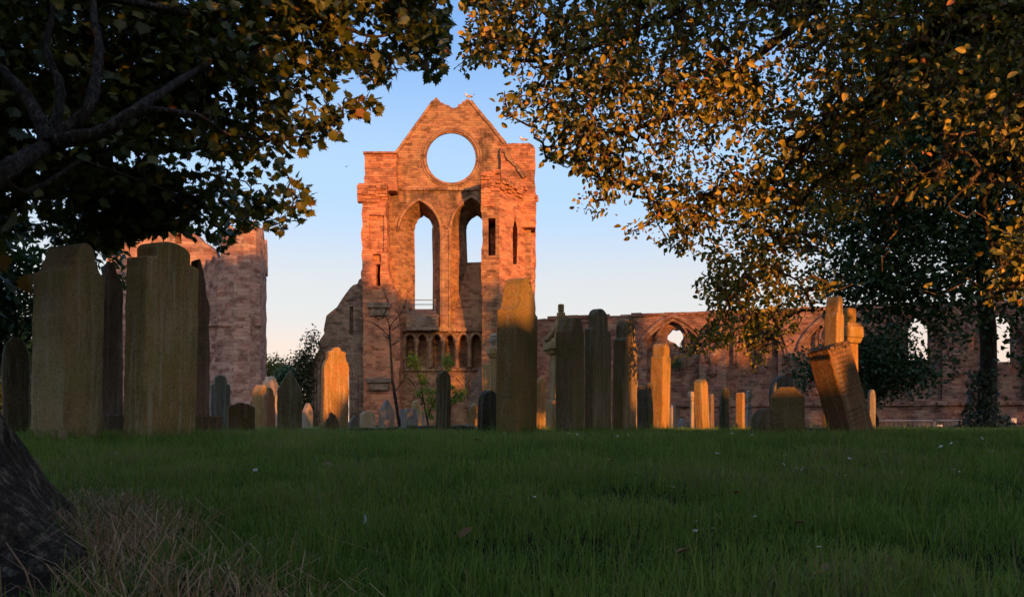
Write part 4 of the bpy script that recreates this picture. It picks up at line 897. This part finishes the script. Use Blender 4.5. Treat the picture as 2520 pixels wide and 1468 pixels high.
P, Rm, Sc = sprays(ors, otips, odirs, 16, .10, (.032, .078), up=(.35, -.75, .35), upw=.85, flat=.9)
Sc = .024+(Sc-.032)*ors.uniform(.55, 1.25, len(Sc)); px, py = proj(P); ok = in_poly(OP, px, py+ors.normal(0, 6, len(px))) | (np.hypot((px-1480)/70, (py-500)/35) < 1) | (np.hypot((px-1575)/50, (py-565)/30) < 1)
for a, b, c, d, k in og[7:10]+pinholes(org, 150, 1250, 2500, 0, 720, 5, 16, .2): ok &= ~((((px-a)/c)**2+((py-b)/d)**2 < 1) & (ors.rand(len(px)) > k))
hid = [(org.uniform(1.5, 11), org.uniform(3.5, 11), org.uniform(4.6, 9.5)) for _ in range(750)]
hid = [h for h in hid if (h[2]-.35)/h[1] > .60 and h[2] > 4.4+.25*max(0, 6-h[1])]
hid += [(org.uniform(3.5, 11.5), org.uniform(-2, 2.2), org.uniform(3.9, 7.5)) for _ in range(1000)]  # unseen clumps added to shade the top of the crown
hid += [(org.uniform(6.0, 12), org.uniform(-1.5, 1.5), org.uniform(3.0, 4.6)) for _ in range(320)]  # likewise added, shading the right side of the crown
Ph, Rh, Sh = sprays(ors, hid, [(0, 0, -.3)]*len(hid), 12, .24, (.17, .28))
P = np.vstack([P[ok], Ph]); Rm = np.concatenate([Rm[ok], Rh]); Sc = np.concatenate([Sc[ok], Sh])
scatter_mesh('crown', OVAL_V, OVAL_F, P, Rm, Sc, M_oval_leaf, oak); print('oval leaves', len(P))

# ---- generic further trees
def far_tree(name, label, X, Y, H, blobs, mat, nl, size, trunk_r, seed, cat='tree', tv=DIA_V, tf=DIA_F, limbs=True, bark=None, poly=None, hole=()):
    rg, rs = random.Random(seed), np.random.RandomState(seed); root = empty(name, (X, Y, gz(X, Y)-.05), label, cat); zb = root.location.z
    mb = MB(); tr = tree_limb(mb, [(X, Y, zb-.1), (X+.05, Y, zb+H*.2), (X-.1, Y, zb+H*.45), (X+.1, Y, zb+H*.8)], trunk_r, trunk_r*.35, 12, seed=seed)
    if limbs:
        for b in blobs:
            s = tr[min(len(tr)-1, int(len(tr)*.45))+rg.randint(-3, 3)]; tree_limb(mb, [s, s.lerp(Vector(b[:3]), .5)+Vector((0, 0, .3)), Vector(b[:3])], trunk_r*.35, trunk_r*.06, 6, seed=seed+1)
    if trunk_r > 0: mb.build('trunk', bark or M_darkbark, root, smooth=True)
    tot = sum(b[3]*b[4]*b[5] for b in blobs)**1.0; Ps = []
    for b in blobs:
        k = max(3, int(nl/9*(b[3]*b[4]*b[5])/tot)); d = rs.normal(0, 1, (k, 3)); d /= np.linalg.norm(d, axis=1, keepdims=True); rad = rs.uniform(.35, 1.0, (k, 1))**.55
        c = np.array(b[:3])+d*rad*np.array(b[3:6]); Ps.append(c)
    C = np.vstack(Ps); 
    P = np.repeat(C, 9, 0)+rs.normal(0, 1, (len(C)*9, 3))*size*1.6; N = rs.normal(0, 1, P.shape)*.8+np.array([0, -.2, .8]); Hd = rs.normal(0, 1, P.shape)+np.array([0, 0, -.5])
    keep = np.ones(len(P), bool)
    if poly is not None: px, py = proj(P); keep = in_poly(poly, px, py+rs.normal(0, 3, len(px)))
    px, py = proj(P)
    for a, b_, c, d, k in hole: keep &= ~((((px-a)/c)**2+((py-b_)/d)**2 < 1) & (rs.rand(len(px)) > k))
    scatter_mesh('crown', tv, tf, P[keep], rot_from(N, Hd)[keep], rs.uniform(size*.7, size*1.3, keep.sum()), mat, root); return root
def B(px, py, Y, rx, rz, ry=None): p = at(px, py, Y); return (p.x, p.y, p.z, rx, ry or rx, rz)
# ivied tree at the back right
Y = 16; X = (2425-CX)*Y/F
bt = far_tree('ivied_tree', 'tall dark tree with ivy at its base before the right end of the nave wall', X, Y, 9.5,
    [B(2300, 300, 16, 2.2, 1.6), B(2480, 250, 16, 2.4, 1.8), B(2200, 450, 15.5, 1.7, 1.3), B(2380, 480, 16.5, 1.9, 1.5), B(2560, 500, 16, 1.9, 1.6), B(2120, 600, 15.5, 1.2, 1.0), B(2280, 620, 15.5, 1.5, .9), B(2500, 660, 16, 1.3, .9), B(2060, 690, 15.5, .75, .5), B(2170, 715, 15.3, 1.0, .55), B(2350, 710, 15.6, .8, .5), B(2330, 100, 16, 2.2, 1.5), B(2560, 60, 16, 2.4, 1.6), B(2200, 760, 15.3, .7, .35), B(2310, 780, 15.4, .6, .35), B(2360, 830, 15.3, .45, .4), B(2500, 790, 15.4, .5, .5), B(2545, 860, 15.4, .5, .6), B(2150, 690, 15.3, 1.1, .6), B(2250, 730, 15.2, 1.0, .45), B(2350, 790, 15.2, .6, .5), B(2110, 760, 15.2, .6, .35), B(2510, 860, 15.3, .35, .5), B(2345, 880, 15.2, .3, .35), B(2470, 740, 15.3, .6, .5), B(2050, 500, 15.8, 1.2, 1.0), B(2265, 820, 15.4, .35, .3)],
    M_back_leaf, 64000, .13, .21, 31, limbs=False, hole=((2254, 840, 27, 55, .22), (2456, 840, 15, 50, .2), (2410, 880, 22, 70, .3)))
# ivy on its foot
rs_ = np.random.RandomState(5); n = 1500; w = rs_.uniform(0, 2*math.pi, n); zz = rs_.uniform(0, 1, n)**1.5*1.35; rr = .27+.42*np.exp(-zz*3.2)*rs_.uniform(.2, 1, n)+.06*rs_.rand(n)
keep = (np.cos(w) < .2) | (zz < .35)
P = np.stack([X+rr*np.cos(w), Y+rr*np.sin(w), .2+zz], 1)[keep]; N = np.stack([np.cos(w), np.sin(w), .5+0*w], 1)[keep]+rs_.normal(0, .4, (keep.sum(), 3))
scatter_mesh('ivy', DIA_V, DIA_F, P, rot_from(N, rs_.normal(0, 1, P.shape)+np.array([0, 0, -.8])), rs_.uniform(.06, .12, len(P)), M_ivy, bt)
# dark hanging shrub behind the leaning tombstone
far_tree('dark_shrub', 'dense dark shrub spreading behind the leaning tombstone', (2150-CX)*15/F, 15, 1.3,
    [B(2140, 900, 15, .7, .5), B(2220, 925, 15, .6, .33), B(2080, 880, 15, .45, .45), B(2270, 905, 15, .35, .25), B(2180, 850, 15, .5, .35), B(2115, 960, 15, .5, .3), B(2010, 905, 15.3, .45, .3), B(1960, 930, 15.3, .25, .2)], M_shrub_leaf, 7500, .09, .06, 37, 'shrub')
# greenery at the far left behind the near gravestones
far_tree('broadleaf_shrub', 'green long-leaved shrub at the left edge behind the near pair', (20-CX)*8.6/F, 8.6, 2.4,
    [B(20, 690, 8.6, .35, .45), B(-30, 640, 8.6, .45, .5), B(50, 760, 8.6, .25, .3), B(-40, 780, 8.6, .4, .4), B(30, 620, 8.6, .22, .2), B(275, 690, 9.2, .18, .4), B(255, 640, 9.2, .2, .3)], M_shrub_leaf, 2600, .13, .05, 41, 'shrub', LAN_V, LAN_F)
far_tree('golden_bush', 'distant golden green bush at the left edge above the low dark gravestone', (30-CX)*30/F, 30, 3.2, [B(20, 810, 30, 1.0, .7), B(60, 790, 30, .7, .5), B(-20, 790, 30, 1, .8), B(90, 850, 30, 1.2, .8), B(10, 900, 30, 1.6, 1.1), B(-30, 980, 30, 1.8, 1.2), B(80, 970, 30, 1.5, 1.2)], M_far, 6000, .25, .1, 43, 'bush')
# distant trees by the tower and ivy on the ruin
far_tree('distant_tree', 'distant round green tree just right of the pink tower', (668-CX)*85/F, 85, 6.5, [B(668, 905, 85, 1.6, 1.1), B(655, 920, 85, 1.5, 1.0), B(690, 912, 85, 1.3, .9), B(640, 930, 85, 1.5, 1.2), B(672, 935, 85, 1.6, 1.0)], M_far, 5000, .28, .25, 47)
far_tree('distant_bush', 'low distant green bushes between the round tree and the ivy', (710-CX)*70/F, 70, 4.5, [B(712, 925, 70, .9, .7), B(728, 922, 70, .8, .8), B(695, 932, 70, .9, .6), B(740, 930, 70, 1, .8)], M_shrub_leaf, 3000, .24, .15, 53, 'bush')
far_tree('ivy_bush', 'dark ivy bush climbing the left end of the sloping ruined wall', (757-CX)*49/F, 49, 5.4, [B(754, 885, 49, .35, .6), B(766, 850, 49.2, .25, .6), B(738, 895, 48.8, .35, .4), B(746, 940, 49, .35, .9), B(738, 990, 49, .35, 1.2), B(776, 822, 49.3, .13, .3), B(742, 1025, 49, .35, .9)], M_ivy, 4500, .18, .1, 59, 'bush')
far_tree('wall_weeds', 'patch of green weeds growing in the broken nave window', (1662-CX)*49.2/F, 49.2, .5, [B(1662, 893, 48.7, .42, .22)], M_shrub_leaf, 500, .10, 0, 61, 'weeds', limbs=False)

# ---- leafless sapling and young leafy tree in the middle
def sapling():
    rg = random.Random(3); Y = 13.5; r = empty('bare_sapling', at(983, 1058, Y), 'thin leafless sapling with forked dark branches before the gable', 'tree'); mb = MB()
    main = tree_limb(mb, [at(985, 1062, Y), at(978, 1010, Y), at(968, 950, Y), at(963, 890, Y), at(960, 840, Y), at(959, 805, Y)], .034, .016, 6, wob=.008, seed=2)
    br = [[(959, 806), (953, 785), (944, 775), (936, 768)], [(944, 775), (952, 758), (955, 742)], [(955, 742), (949, 728), (940, 706)], [(959, 806), (967, 792), (983, 775), (992, 758), (997, 742), (1003, 726)], [(960, 830), (948, 818), (935, 806), (922, 800)], [(935, 806), (925, 798), (905, 790)],
          [(972, 962), (985, 945), (996, 930), (1003, 918), (1008, 905)], [(996, 930), (994, 916)], [(944, 781), (930, 785), (921, 778)], [(983, 775), (976, 764), (973, 758)], [(963, 850), (975, 842), (984, 836)], [(961, 835), (950, 828), (942, 822)], [(992, 758), (999, 754)], [(965, 812), (980, 800), (993, 796)], [(953, 785), (965, 780)]]
    for b in br: tree_limb(mb, [at(x, y, Y+rg.uniform(-.1, .1)) for x, y in b], .011, .004, 5, sub=4, wob=.006, seed=5)
    for k in range(70):
        b = rg.choice(br); i = rg.randrange(len(b)-1); t = rg.random(); x, y = b[i][0]+(b[i+1][0]-b[i][0])*t, b[i][1]+(b[i+1][1]-b[i][1])*t
        mb.tube([at(x, y, Y), at(x+rg.uniform(-9, 9), y-rg.uniform(-4, 9), Y+rg.uniform(-.06, .06))], [.004, .002], 4)
    mb.build('trunk', M_darkbark, r)
sapling()
def young():
    rg, rs = random.Random(9), np.random.RandomState(9); Y = 12.8; r = empty('young_tree', at(1062, 1058, Y), 'young tree with yellow green leaf tufts behind the slim dark gravestone', 'tree'); mb = MB()
    lines = [[(1060, 1062), (1050, 1030), (1042, 985), (1036, 945), (1026, 910), (1020, 880)], [(1066, 1062), (1085, 1020), (1110, 985), (1135, 955)], [(1050, 1030), (1062, 1000), (1080, 960), (1095, 920), (1100, 880)], [(1085, 1020), (1120, 975), (1140, 968)], [(1042, 985), (1030, 970), (1040, 960)]]
    for l in lines: tree_limb(mb, [at(x, y, Y) for x, y in l], .017, .006, 5, sub=4, seed=4)
    mb.build('trunk', M_darkbark, r)
    tufts = [(1014, 880, 13), (1022, 890, 12), (1010, 896, 9), (1028, 902, 9), (1100, 880, 13), (1108, 892, 10), (1096, 895, 10), (1105, 908, 7), (1036, 925, 9), (1040, 942, 9), (1048, 960, 12), (1066, 965, 13), (1030, 968, 9), (1056, 985, 12), (1072, 1000, 11), (1050, 1010, 9), (1122, 968, 13), (1138, 966, 11), (1115, 985, 9), (1060, 1025, 8), (1112, 955, 8), (1130, 980, 8), (1046, 935, 7)]
    C, Z = [], []
    for x, y, q in tufts:
        for k in range(int(q*9)): p = at(x+rg.gauss(0, q*.48), y+rg.gauss(0, q*.42), Y+rg.gauss(0, .07)); C.append(tuple(p)); 
    P = np.array(C); N = rs.normal(0, 1, P.shape)+np.array([0, -.5, .6]); scatter_mesh('crown', LAN_V, LAN_F, P, rot_from(N, rs.normal(0, 1, P.shape)+np.array([0, 0, .5])), rs.uniform(.032, .06, len(P)), M_young, r)
young()

# ---------------------------------------------------------------- unseen wall and leaf belt added behind the viewer for shade
M_wallrub = M_rubble
def add_shade_wall():
    Yw = -14; mb = MB(); fr = Frame((0, Yw, 0), math.pi)      # seen from the churchyard its face is turned to the viewer's back
    H = [(-60, 3.6), (3.3, 3.6), (3.3, 3.15), (4.75, 3.1), (4.9, 2.3), (5.35, 2.3), (5.5, 2.66), (6.15, 2.66), (6.3, 3.12), (7.55, 3.1), (7.7, 2.02), (9.0, 1.98), (9.1, 2.35), (9.7, 2.35), (9.8, 1.85), (11.0, 1.85), (11.3, 2.0), (14, 2.1), (15.2, 2.0), (15.4, 6.2), (24, 6.2), (24.2, 2.2), (60, 2.2)]  # added wall's top, stepped to set how high shade reaches on each gravestone
    H = [(x+5.095, z+1.18) for x, z in H]; pts = rough([(65.095, -.2), (-54.9, -.2)]+H, .4, .05, random.Random(2), lambda a, b: min(a[1], b[1]) < 0)
    pts = [(-x, z) for x, z in pts][::-1]; slab(mb, fr, pts, .45); o = mb.build('shade_wall', M_wallrub, origin=(0, Yw, 0), uv=True)
    tag(o, 'added unseen wall behind the viewpoint, its top stepped to shade the gravestones', 'wall')
add_shade_wall()
def shade_woodland():  # added leaf masses out of view, with gaps that leave lit patches on the ruin
    rs = np.random.RandomState(77); P = []
    def fill(x0, x1, z0, z1, n, y0=-25.5, y1=-22.5):
        x0 += 9.17; x1 += 9.17; z0 += 2.1; z1 += 2.1; c = np.stack([rs.uniform(x0, x1, n), rs.uniform(y0, y1, n), rs.uniform(z0, z1, n)], 1); P.append(c)
    # crowns: (x0, x1, foot of the crown, its top, leaves)
    for x0, x1, z0, z1 in ((2, 11.3, 6.4, 16.1), (11.0, 18.5, 6.2, 17.0), (18.3, 21.0, 5.6, 15.2), (20.8, 23.3, 5.6, 14.9), (23.3, 25.7, 5.6, 8.6), (25.7, 28.2, 5.6, 15.0), (28.0, 31, 5.6, 15.6), (30.5, 36.8, 5.6, 15.2), (36.8, 40, 5.6, 11.7), (40, 46.5, 5.6, 10.2), (46.8, 62, 5.6, 16.5), (-20, 2.3, 6.5, 16)):
        n = int((x1-x0)*(z1-z0)*33); fill(x0, x1, z0, z1, n)
        m = int((x1-x0)*14); fill(x0-.3, x1+.3, z1-.3, z1+.7, m)     # ragged tops
    P = np.vstack(P); P[:, 0] -= .5095*(P[:, 1]+24); P[:, 2] -= .118*(P[:, 1]+24); N = rs.normal(0, 1, P.shape)
    o = scatter_mesh('shade_woodland', OVAL_V, OVAL_F, P, rot_from(N, rs.normal(0, 1, P.shape)), rs.uniform(.5, .95, len(P)), M_back_leaf); tag(o, 'added unseen belt of tree crowns behind the viewpoint, shaped to shade the ruin', 'trees', kind='stuff')
shade_woodland()
# ---------------------------------------------------------------- grass
def blades(name, pos, h, w, lean, mat, seed, tint, bend=.5, label=None):
    rs = np.random.RandomState(seed); n = len(pos); a = rs.uniform(0, 2*math.pi, n); ca, sa = np.cos(a), np.sin(a); b = rs.uniform(0, 2*math.pi, n)
    dx, dy = np.cos(b)*lean*h, np.sin(b)*lean*h
    side = np.stack([ca, sa, 0*a], 1)*w[:, None]*.5
    p0 = pos; p1 = pos+np.stack([dx*.22, dy*.22, h*.42], 1); p2 = pos+np.stack([dx*.62, dy*.62, h*.78], 1); p3 = pos+np.stack([dx*1.15, dy*1.15, h*(1-bend*np.minimum(1, lean*.8))], 1)
    V = np.stack([p0-side, p0+side, p1-side*.9, p1+side*.9, p2-side*.6, p2+side*.6, p3], 1)
    me = bpy.data.meshes.new(name); me.vertices.add(n*7); me.vertices.foreach_set('co', V.astype(np.float32).ravel())
    lf = np.array([0, 1, 3, 2, 2, 3, 5, 4, 4, 5, 6], np.int32); lens = np.array([4, 4, 3], np.int32)
    L = (lf[None]+(np.arange(n, dtype=np.int32)*7)[:, None]).ravel(); T = np.tile(lens, n); st = np.concatenate([[0], np.cumsum(T)[:-1]]).astype(np.int32)
    me.loops.add(len(L)); me.loops.foreach_set('vertex_index', L); me.polygons.add(len(T)); me.polygons.foreach_set('loop_start', st)
    me.update(calc_edges=True); at_ = me.attributes.new('tint', 'FLOAT', 'POINT'); at_.data.foreach_set('value', np.repeat(tint, 7).astype(np.float32))
    me.materials.append(mat); o = bpy.data.objects.new(name, me); COL.objects.link(o); tag(o, label, kind='stuff'); return o
from mathutils import noise as _n
def fbm(x, y, s): return np.array([_n.noise((float(a)*s, float(b)*s, 3.3)) for a, b in zip(x, y)])
gr = np.random.RandomState(101)
def soil_d(x, y): return np.hypot(x+1.45, y-1.55)
def dryness(x, y):      # 1 in the straw patch at the foot of the maple
    px, py = CX+F*x/y, HY-F*(gz_np(x, y)-CZ)/y
    a = np.hypot((px-225)/235, (py-1335)/150); b = np.hypot((px-500)/310, (py-1515)/85); return np.clip(1.25-np.minimum(a, b), 0, 1)
xs, ys = [], []
for y0, y1, dens in ((1.15, 1.8, 9000), (1.8, 2.6, 7600), (2.6, 3.8, 5600), (3.8, 5.5, 4000), (5.5, 8, 2500), (8, 12, 900), (12, 20, 260)):
    A_ = (y1-y0)*(y0+y1)/2*2*.76; n = int(A_*dens); y = np.sqrt(gr.uniform(y0*y0, y1*y1, n)); x = gr.uniform(-.76, .76, n)*y; xs.append(x); ys.append(y)
for y0, y1, dens in ((1.0, 2.6, 3600), (2.6, 5, 2000), (5, 9, 900)):      # the lawn goes on to either side of the view
    n = int((y1-y0)*(y0+y1)/2*2*.5*dens); y = np.sqrt(gr.uniform(y0*y0, y1*y1, n)); x = gr.uniform(.76, 1.26, n)*gr.choice([-1, 1], n)*y; xs.append(x); ys.append(y)
x = np.concatenate(xs); y = np.concatenate(ys)
f = fbm(x, y, 1.9); f2 = fbm(x, y, 6.0); dr = dryness(x, y); sd_ = soil_d(x, y)
f3 = fbm(x, y, .75); kp = (gr.rand(len(x)) > dr*1.25-.12) & (sd_ > .62) & (gr.rand(len(x)) < .92+f*.5); x, y, f, f2, f3 = x[kp], y[kp], f[kp], f2[kp], f3[kp]
h = (.058+.034*f+.022*f2)*gr.uniform(.55, 1.25, len(x)); tall = gr.rand(len(x)) < .02; h[tall] *= gr.uniform(1.4, 2.5, tall.sum()); h *= np.clip(1.25-.02*y, .7, 1.2)
w = gr.uniform(.0016, .0034, len(x))*np.clip(.8+.12*y, 1, 2.6); lean = np.abs(gr.normal(.35, .32, len(x))); lean[tall] *= .5
tint = np.clip(gr.uniform(0, .9, len(x))*.8+f*.55+f3*.4+.08+(gr.rand(len(x)) < .03)*.5, 0, 1); tint[tall] = gr.uniform(.7, 1, tall.sum())
z = gz_np(x, y)-.006
# longer unmown grass round the feet of the gravestones
fx, fy = [], []
for X_, Y_, W_, t_, si_, co_ in FEET:
    if Y_ > 12: continue
    for _ in range(int(230*(W_+t_))):
        q = gr.rand(); e = gr.uniform(.0, .09)**1.0
        if q < W_/(W_+t_): a_ = gr.rand()*W_; fx.append(X_+si_*a_+co_*e); fy.append(Y_+co_*a_-si_*e)
        else: a_ = gr.rand()*t_; fx.append(X_-co_*a_-si_*e); fy.append(Y_+si_*a_-co_*e)
fx, fy = np.array(fx), np.array(fy); k = len(fx)
x = np.concatenate([x, fx]); y = np.concatenate([y, fy]); z = np.concatenate([z, gz_np(fx, fy)-.006]); h = np.concatenate([h, gr.uniform(.05, .15, k)])
w = np.concatenate([w, gr.uniform(.003, .006, k)]); lean = np.concatenate([lean, np.abs(gr.normal(.45, .35, k))]); tint = np.concatenate([tint, np.clip(gr.uniform(.1, 1.02, k), 0, 1)])
blades('grass', np.stack([x, y, z], 1), h, w, lean, M_grass, 3, tint, label='short green lawn grass in shade'); print('blades', len(x))
# straw and long blades at the foot of the maple
n = 13000; y = np.sqrt(gr.uniform(1.2**2, 3.0**2, n)); x = gr.uniform(-.76, .2, n)*y; dr = dryness(x, y); k = (gr.rand(n) < dr*1.3) & (soil_d(x, y) > .50); x, y = x[k], y[k]; n = len(x)
h = gr.uniform(.05, .15, n)*np.clip(1.15-.25*np.hypot((x+.95)/.5, (y-1.75)/.5), .45, 1.1); lean = np.abs(gr.normal(.95, .55, n)); tint = np.where(gr.rand(n) < .16, gr.uniform(.85, 1, n), gr.uniform(0, .78, n))
green = tint > .82; h[green] *= 1.35; lean[green] *= .6
blades('dry_grass', np.stack([x, y, gz_np(x, y)-.004], 1), h, gr.uniform(.0022, .0046, n), lean, M_straw, 8, tint, .75, 'matted dry straw coloured grass at the foot of the near maple'); print('straw', n)

# ---------------------------------------------------------------- daisies, fallen leaves, gulls
M_petal = plain('white_petals', (.78, .78, .80), .7); M_disc = plain('yellow_disc', (.5, .33, .03), .8)
def daisy_proto():
    m = MB(); n = 13; vs = []; fs = []
    for k in range(n):
        a = 2*math.pi*k/n; ca, sa = math.cos(a), math.sin(a); q = lambda r, w, z: (r*ca-w*sa, r*sa+w*ca, z)
        b = len(vs); vs += [q(.003, -.0008, .001), q(.003, .0008, .001), q(.009, .0021, .003), q(.0115, 0, .0028), q(.009, -.0021, .003)]; fs.append(tuple(b+i for i in range(5)))
    m.add(vs, fs); o = m.build('daisy', M_petal); 
    c = MB(); c.lathe((0, 0, 0), [(.0035, -.001), (.004, .001), (.003, .003), (.0008, .0042)], 8); d = c.build('disc', M_disc); d.parent = o
    s = MB(); s.tube([(0, 0, 0), (.002, .001, -.03), (.001, .003, -.06)], .0008, 4); st = s.build('stem', M_grass); st.parent = o
    return o
rg = random.Random(55); proto = daisy_proto(); first = True
spots = [(285, 1115), (630, 1153), (95*1+1280, 1280), (2155, 0)]
spots = [(206, 1074), (212, 1076), (285, 1115), (346, 1066), (628, 1156), (633, 1151), (840, 1055), (1078, 1057), (1560, 1237), (1858, 1270), (1915, 1266), (1788, 1075), (1764, 1115), (1932, 1120), (1935, 1130), (1927, 1142), (1960, 1152), (1974, 1153), (1985, 1152), (2008, 1158), (2022, 1150), (2028, 1155), (2058, 1168), (2080, 1168), (1998, 1165), (2176, 1112), (2238, 1114), (2308, 1116), (2205, 1110), (2345, 1155), (2360, 1160), (2315, 1098), (2340, 1090), (2440, 1110), (2500, 1112), (2014, 1345), (1680, 1290), (1710, 1305), (1755, 1300), (1714, 1282), (1400, 1066), (1420, 1068), (1427, 1062), (1440, 1070), (1462, 1072), (1470, 1068), (1510, 1063), (1520, 1072), (1545, 1070), (1600, 1066), (1622, 1068), (1640, 1064), (1660, 1070), (1690, 1066), (1740, 1062), (1800, 1066), (1850, 1070), (1240, 1066), (1310, 1064), (1315, 1222), (2205, 1280), (2130, 1085), (2060, 1077), (2415, 1078), (1955, 1062), (2090, 1128)]
for px, py in spots:
    # where the line of sight meets the lawn a few centimetres above the ground
    Y = 1.2
    for _ in range(400):
        p = at(px, py, Y)
        if p.z <= gz(p.x, Y)+.075 or Y > 9.5: break
        Y += .03
    if Y > 9.0: Y = rg.uniform(5.0, 7.5); p = at(px, py, Y); p.z = gz(p.x, Y)+rg.uniform(.075, .10)
    if first: o = proto; first = False
    else:
        o = proto.copy(); COL.objects.link(o)
        for ch in list(proto.children): c = ch.copy(); COL.objects.link(c); c.parent = o
    s = rg.uniform(.7, 1.1)*(.6 if p.y < 3.2 else 1); o.location = p; o.scale = (s, s, s); o.rotation_euler = (rg.uniform(.1, .9), rg.uniform(-.4, .4), rg.uniform(0, 6))
    tag(o, 'small white daisy open in the shaded lawn', 'daisy', 'daisies dotted over the lawn')
M_dead = plain('dead_leaf', (.30, .20, .10), .8, (.2, .12, .06), 30); M_feather = plain('white_feather', (.7, .72, .76), .6)
def litter(name, label, px, py, size, mat, tv, tf, rot, cat, lift=.035):
    Y = 1.2
    for _ in range(500):
        p = at(px, py, Y)
        if p.z <= gz(p.x, Y)+lift: break
        Y += .02
    o = MB().add([(a*size, b*size, c*size) for a, b, c in tv], tf).build(name, mat); o.location = p; o.rotation_euler = rot
    sol = o.modifiers.new('thick', 'SOLIDIFY'); sol.thickness = .0012; tag(o, label, cat); return o
litter('fallen_leaf', 'curled pale brown fallen leaf lying in the middle of the lawn', 1130, 1325, .045, M_dead, OVAL_V, OVAL_F, (1.0, .3, -.9), 'leaf')
litter('fallen_leaf', 'dry brown fallen leaf near the front of the dark grave slabs', 1195, 1092, .10, M_dead, OVAL_V, OVAL_F, (.6, .2, 1.2), 'leaf')
litter('fallen_leaf', 'brown dead leaf in the lawn below the two tall olive gravestones', 815, 1146, .07, M_dead, MAPLE_V, MAPLE_F, (.5, .2, .6), 'leaf')
for k in range(16):
    litter('fallen_leaf', 'small dry brown leaf lying in the shaded lawn grass', rg.uniform(520, 2450), rg.choice((rg.uniform(1080, 1160), rg.uniform(1120, 1440))), rg.uniform(.025, .045), M_dead, OVAL_V, OVAL_F, (rg.uniform(.1, 1.1), rg.uniform(-.4, .4), rg.uniform(0, 6)), 'leaf', rg.uniform(.035, .055))['group'] = 'small fallen leaves in the lawn'
litter('feather', 'small white feather standing in the grass', 896, 1290, .034, M_feather, LAN_V, LAN_F, (1.35, .1, .2), 'feather')
litter('fallen_leaf', 'yellowed leaf caught beside the maple trunk', 195, 1270, .04, plain('yellow_leaf', (.38, .26, .05), .7), OVAL_V, OVAL_F, (1.1, .2, .4), 'leaf', .03)
M_gull, M_gullwing, M_beak = plain('white_plumage', (.75, .74, .72), .8), plain('grey_plumage', (.4, .42, .45), .8), plain('yellow_beak', (.5, .32, .05), .6)
def gull(label, px, py, Y, face):
    r = empty('seagull', at(px, py, Y), label, 'bird', 'birds at the ruin'); c = Vector(r.location); s = face
    m = MB().tube([c+Vector((x*s, 0, z)) for x, z in ((-.30, .16), (-.2, .17), (-.08, .17), (.05, .19), (.13, .24), (.17, .31), (.19, .36), (.23, .375), (.26, .37))], [.015, .05, .085, .095, .08, .05, .05, .045, .012], 10); m.build('body', M_gull, r, smooth=True)
    for d in (-1, 1):
        m = MB().tube([c+Vector((x*s, d*.08, z)) for x, z in ((-.36, .15), (-.2, .18), (-.02, .20), (.1, .21))], [.008, .045, .06, .02], 6); m.build('wing', M_gullwing, r, smooth=True)
        m = MB().tube([c+Vector((.02*s, d*.03, .10)), c+Vector((.03*s, d*.03, -.02)), c+Vector((.07*s, d*.03, -.02))], .009, 5); m.build('leg', M_beak, r)
    m = MB().tube([c+Vector((.25*s, 0, .37)), c+Vector((.33*s, 0, .355))], [.016, .004], 5); m.build('beak', M_beak, r)
gull('white gull standing on the right tip of the broken gable', 1152, 244, 51.2, -1)
gull('white gull standing on top of the right turret', 1287, 350, 51.2, -1)
def flyer(label, px, py, Y):
    c = at(px, py, Y); o = MB(); o.tube([c+Vector((x, 0, 0)) for x in (-.22, -.1, .05, .18, .25)], [.01, .05, .06, .04, .008], 8)
    for d in (-1, 1): o.add([c+Vector(p) for p in ((-.07, 0, .02), (.08, 0, .02), (.12, d*.28, .10), (.02, d*.62, .06), (-.04, d*.3, .10), (-.07, 0, .0), (.08, 0, .0), (.12, d*.28, .085), (.02, d*.62, .05), (-.04, d*.3, .085))], [(0, 1, 2, 3, 4), (9, 8, 7, 6, 5), (0, 4, 9, 5), (4, 3, 8, 9), (3, 2, 7, 8), (2, 1, 6, 7)])
    b = o.build('flying_bird', M_darkbark, origin=c); b.rotation_euler = (0, 0, .9); tag(b, label, 'bird', 'birds at the ruin')
flyer('tiny dark bird flying in the sky left of the gable', 852, 410, 170)
flyer('tiny dark speck of a bird flying right of the gable tip', 1166, 233, 260)
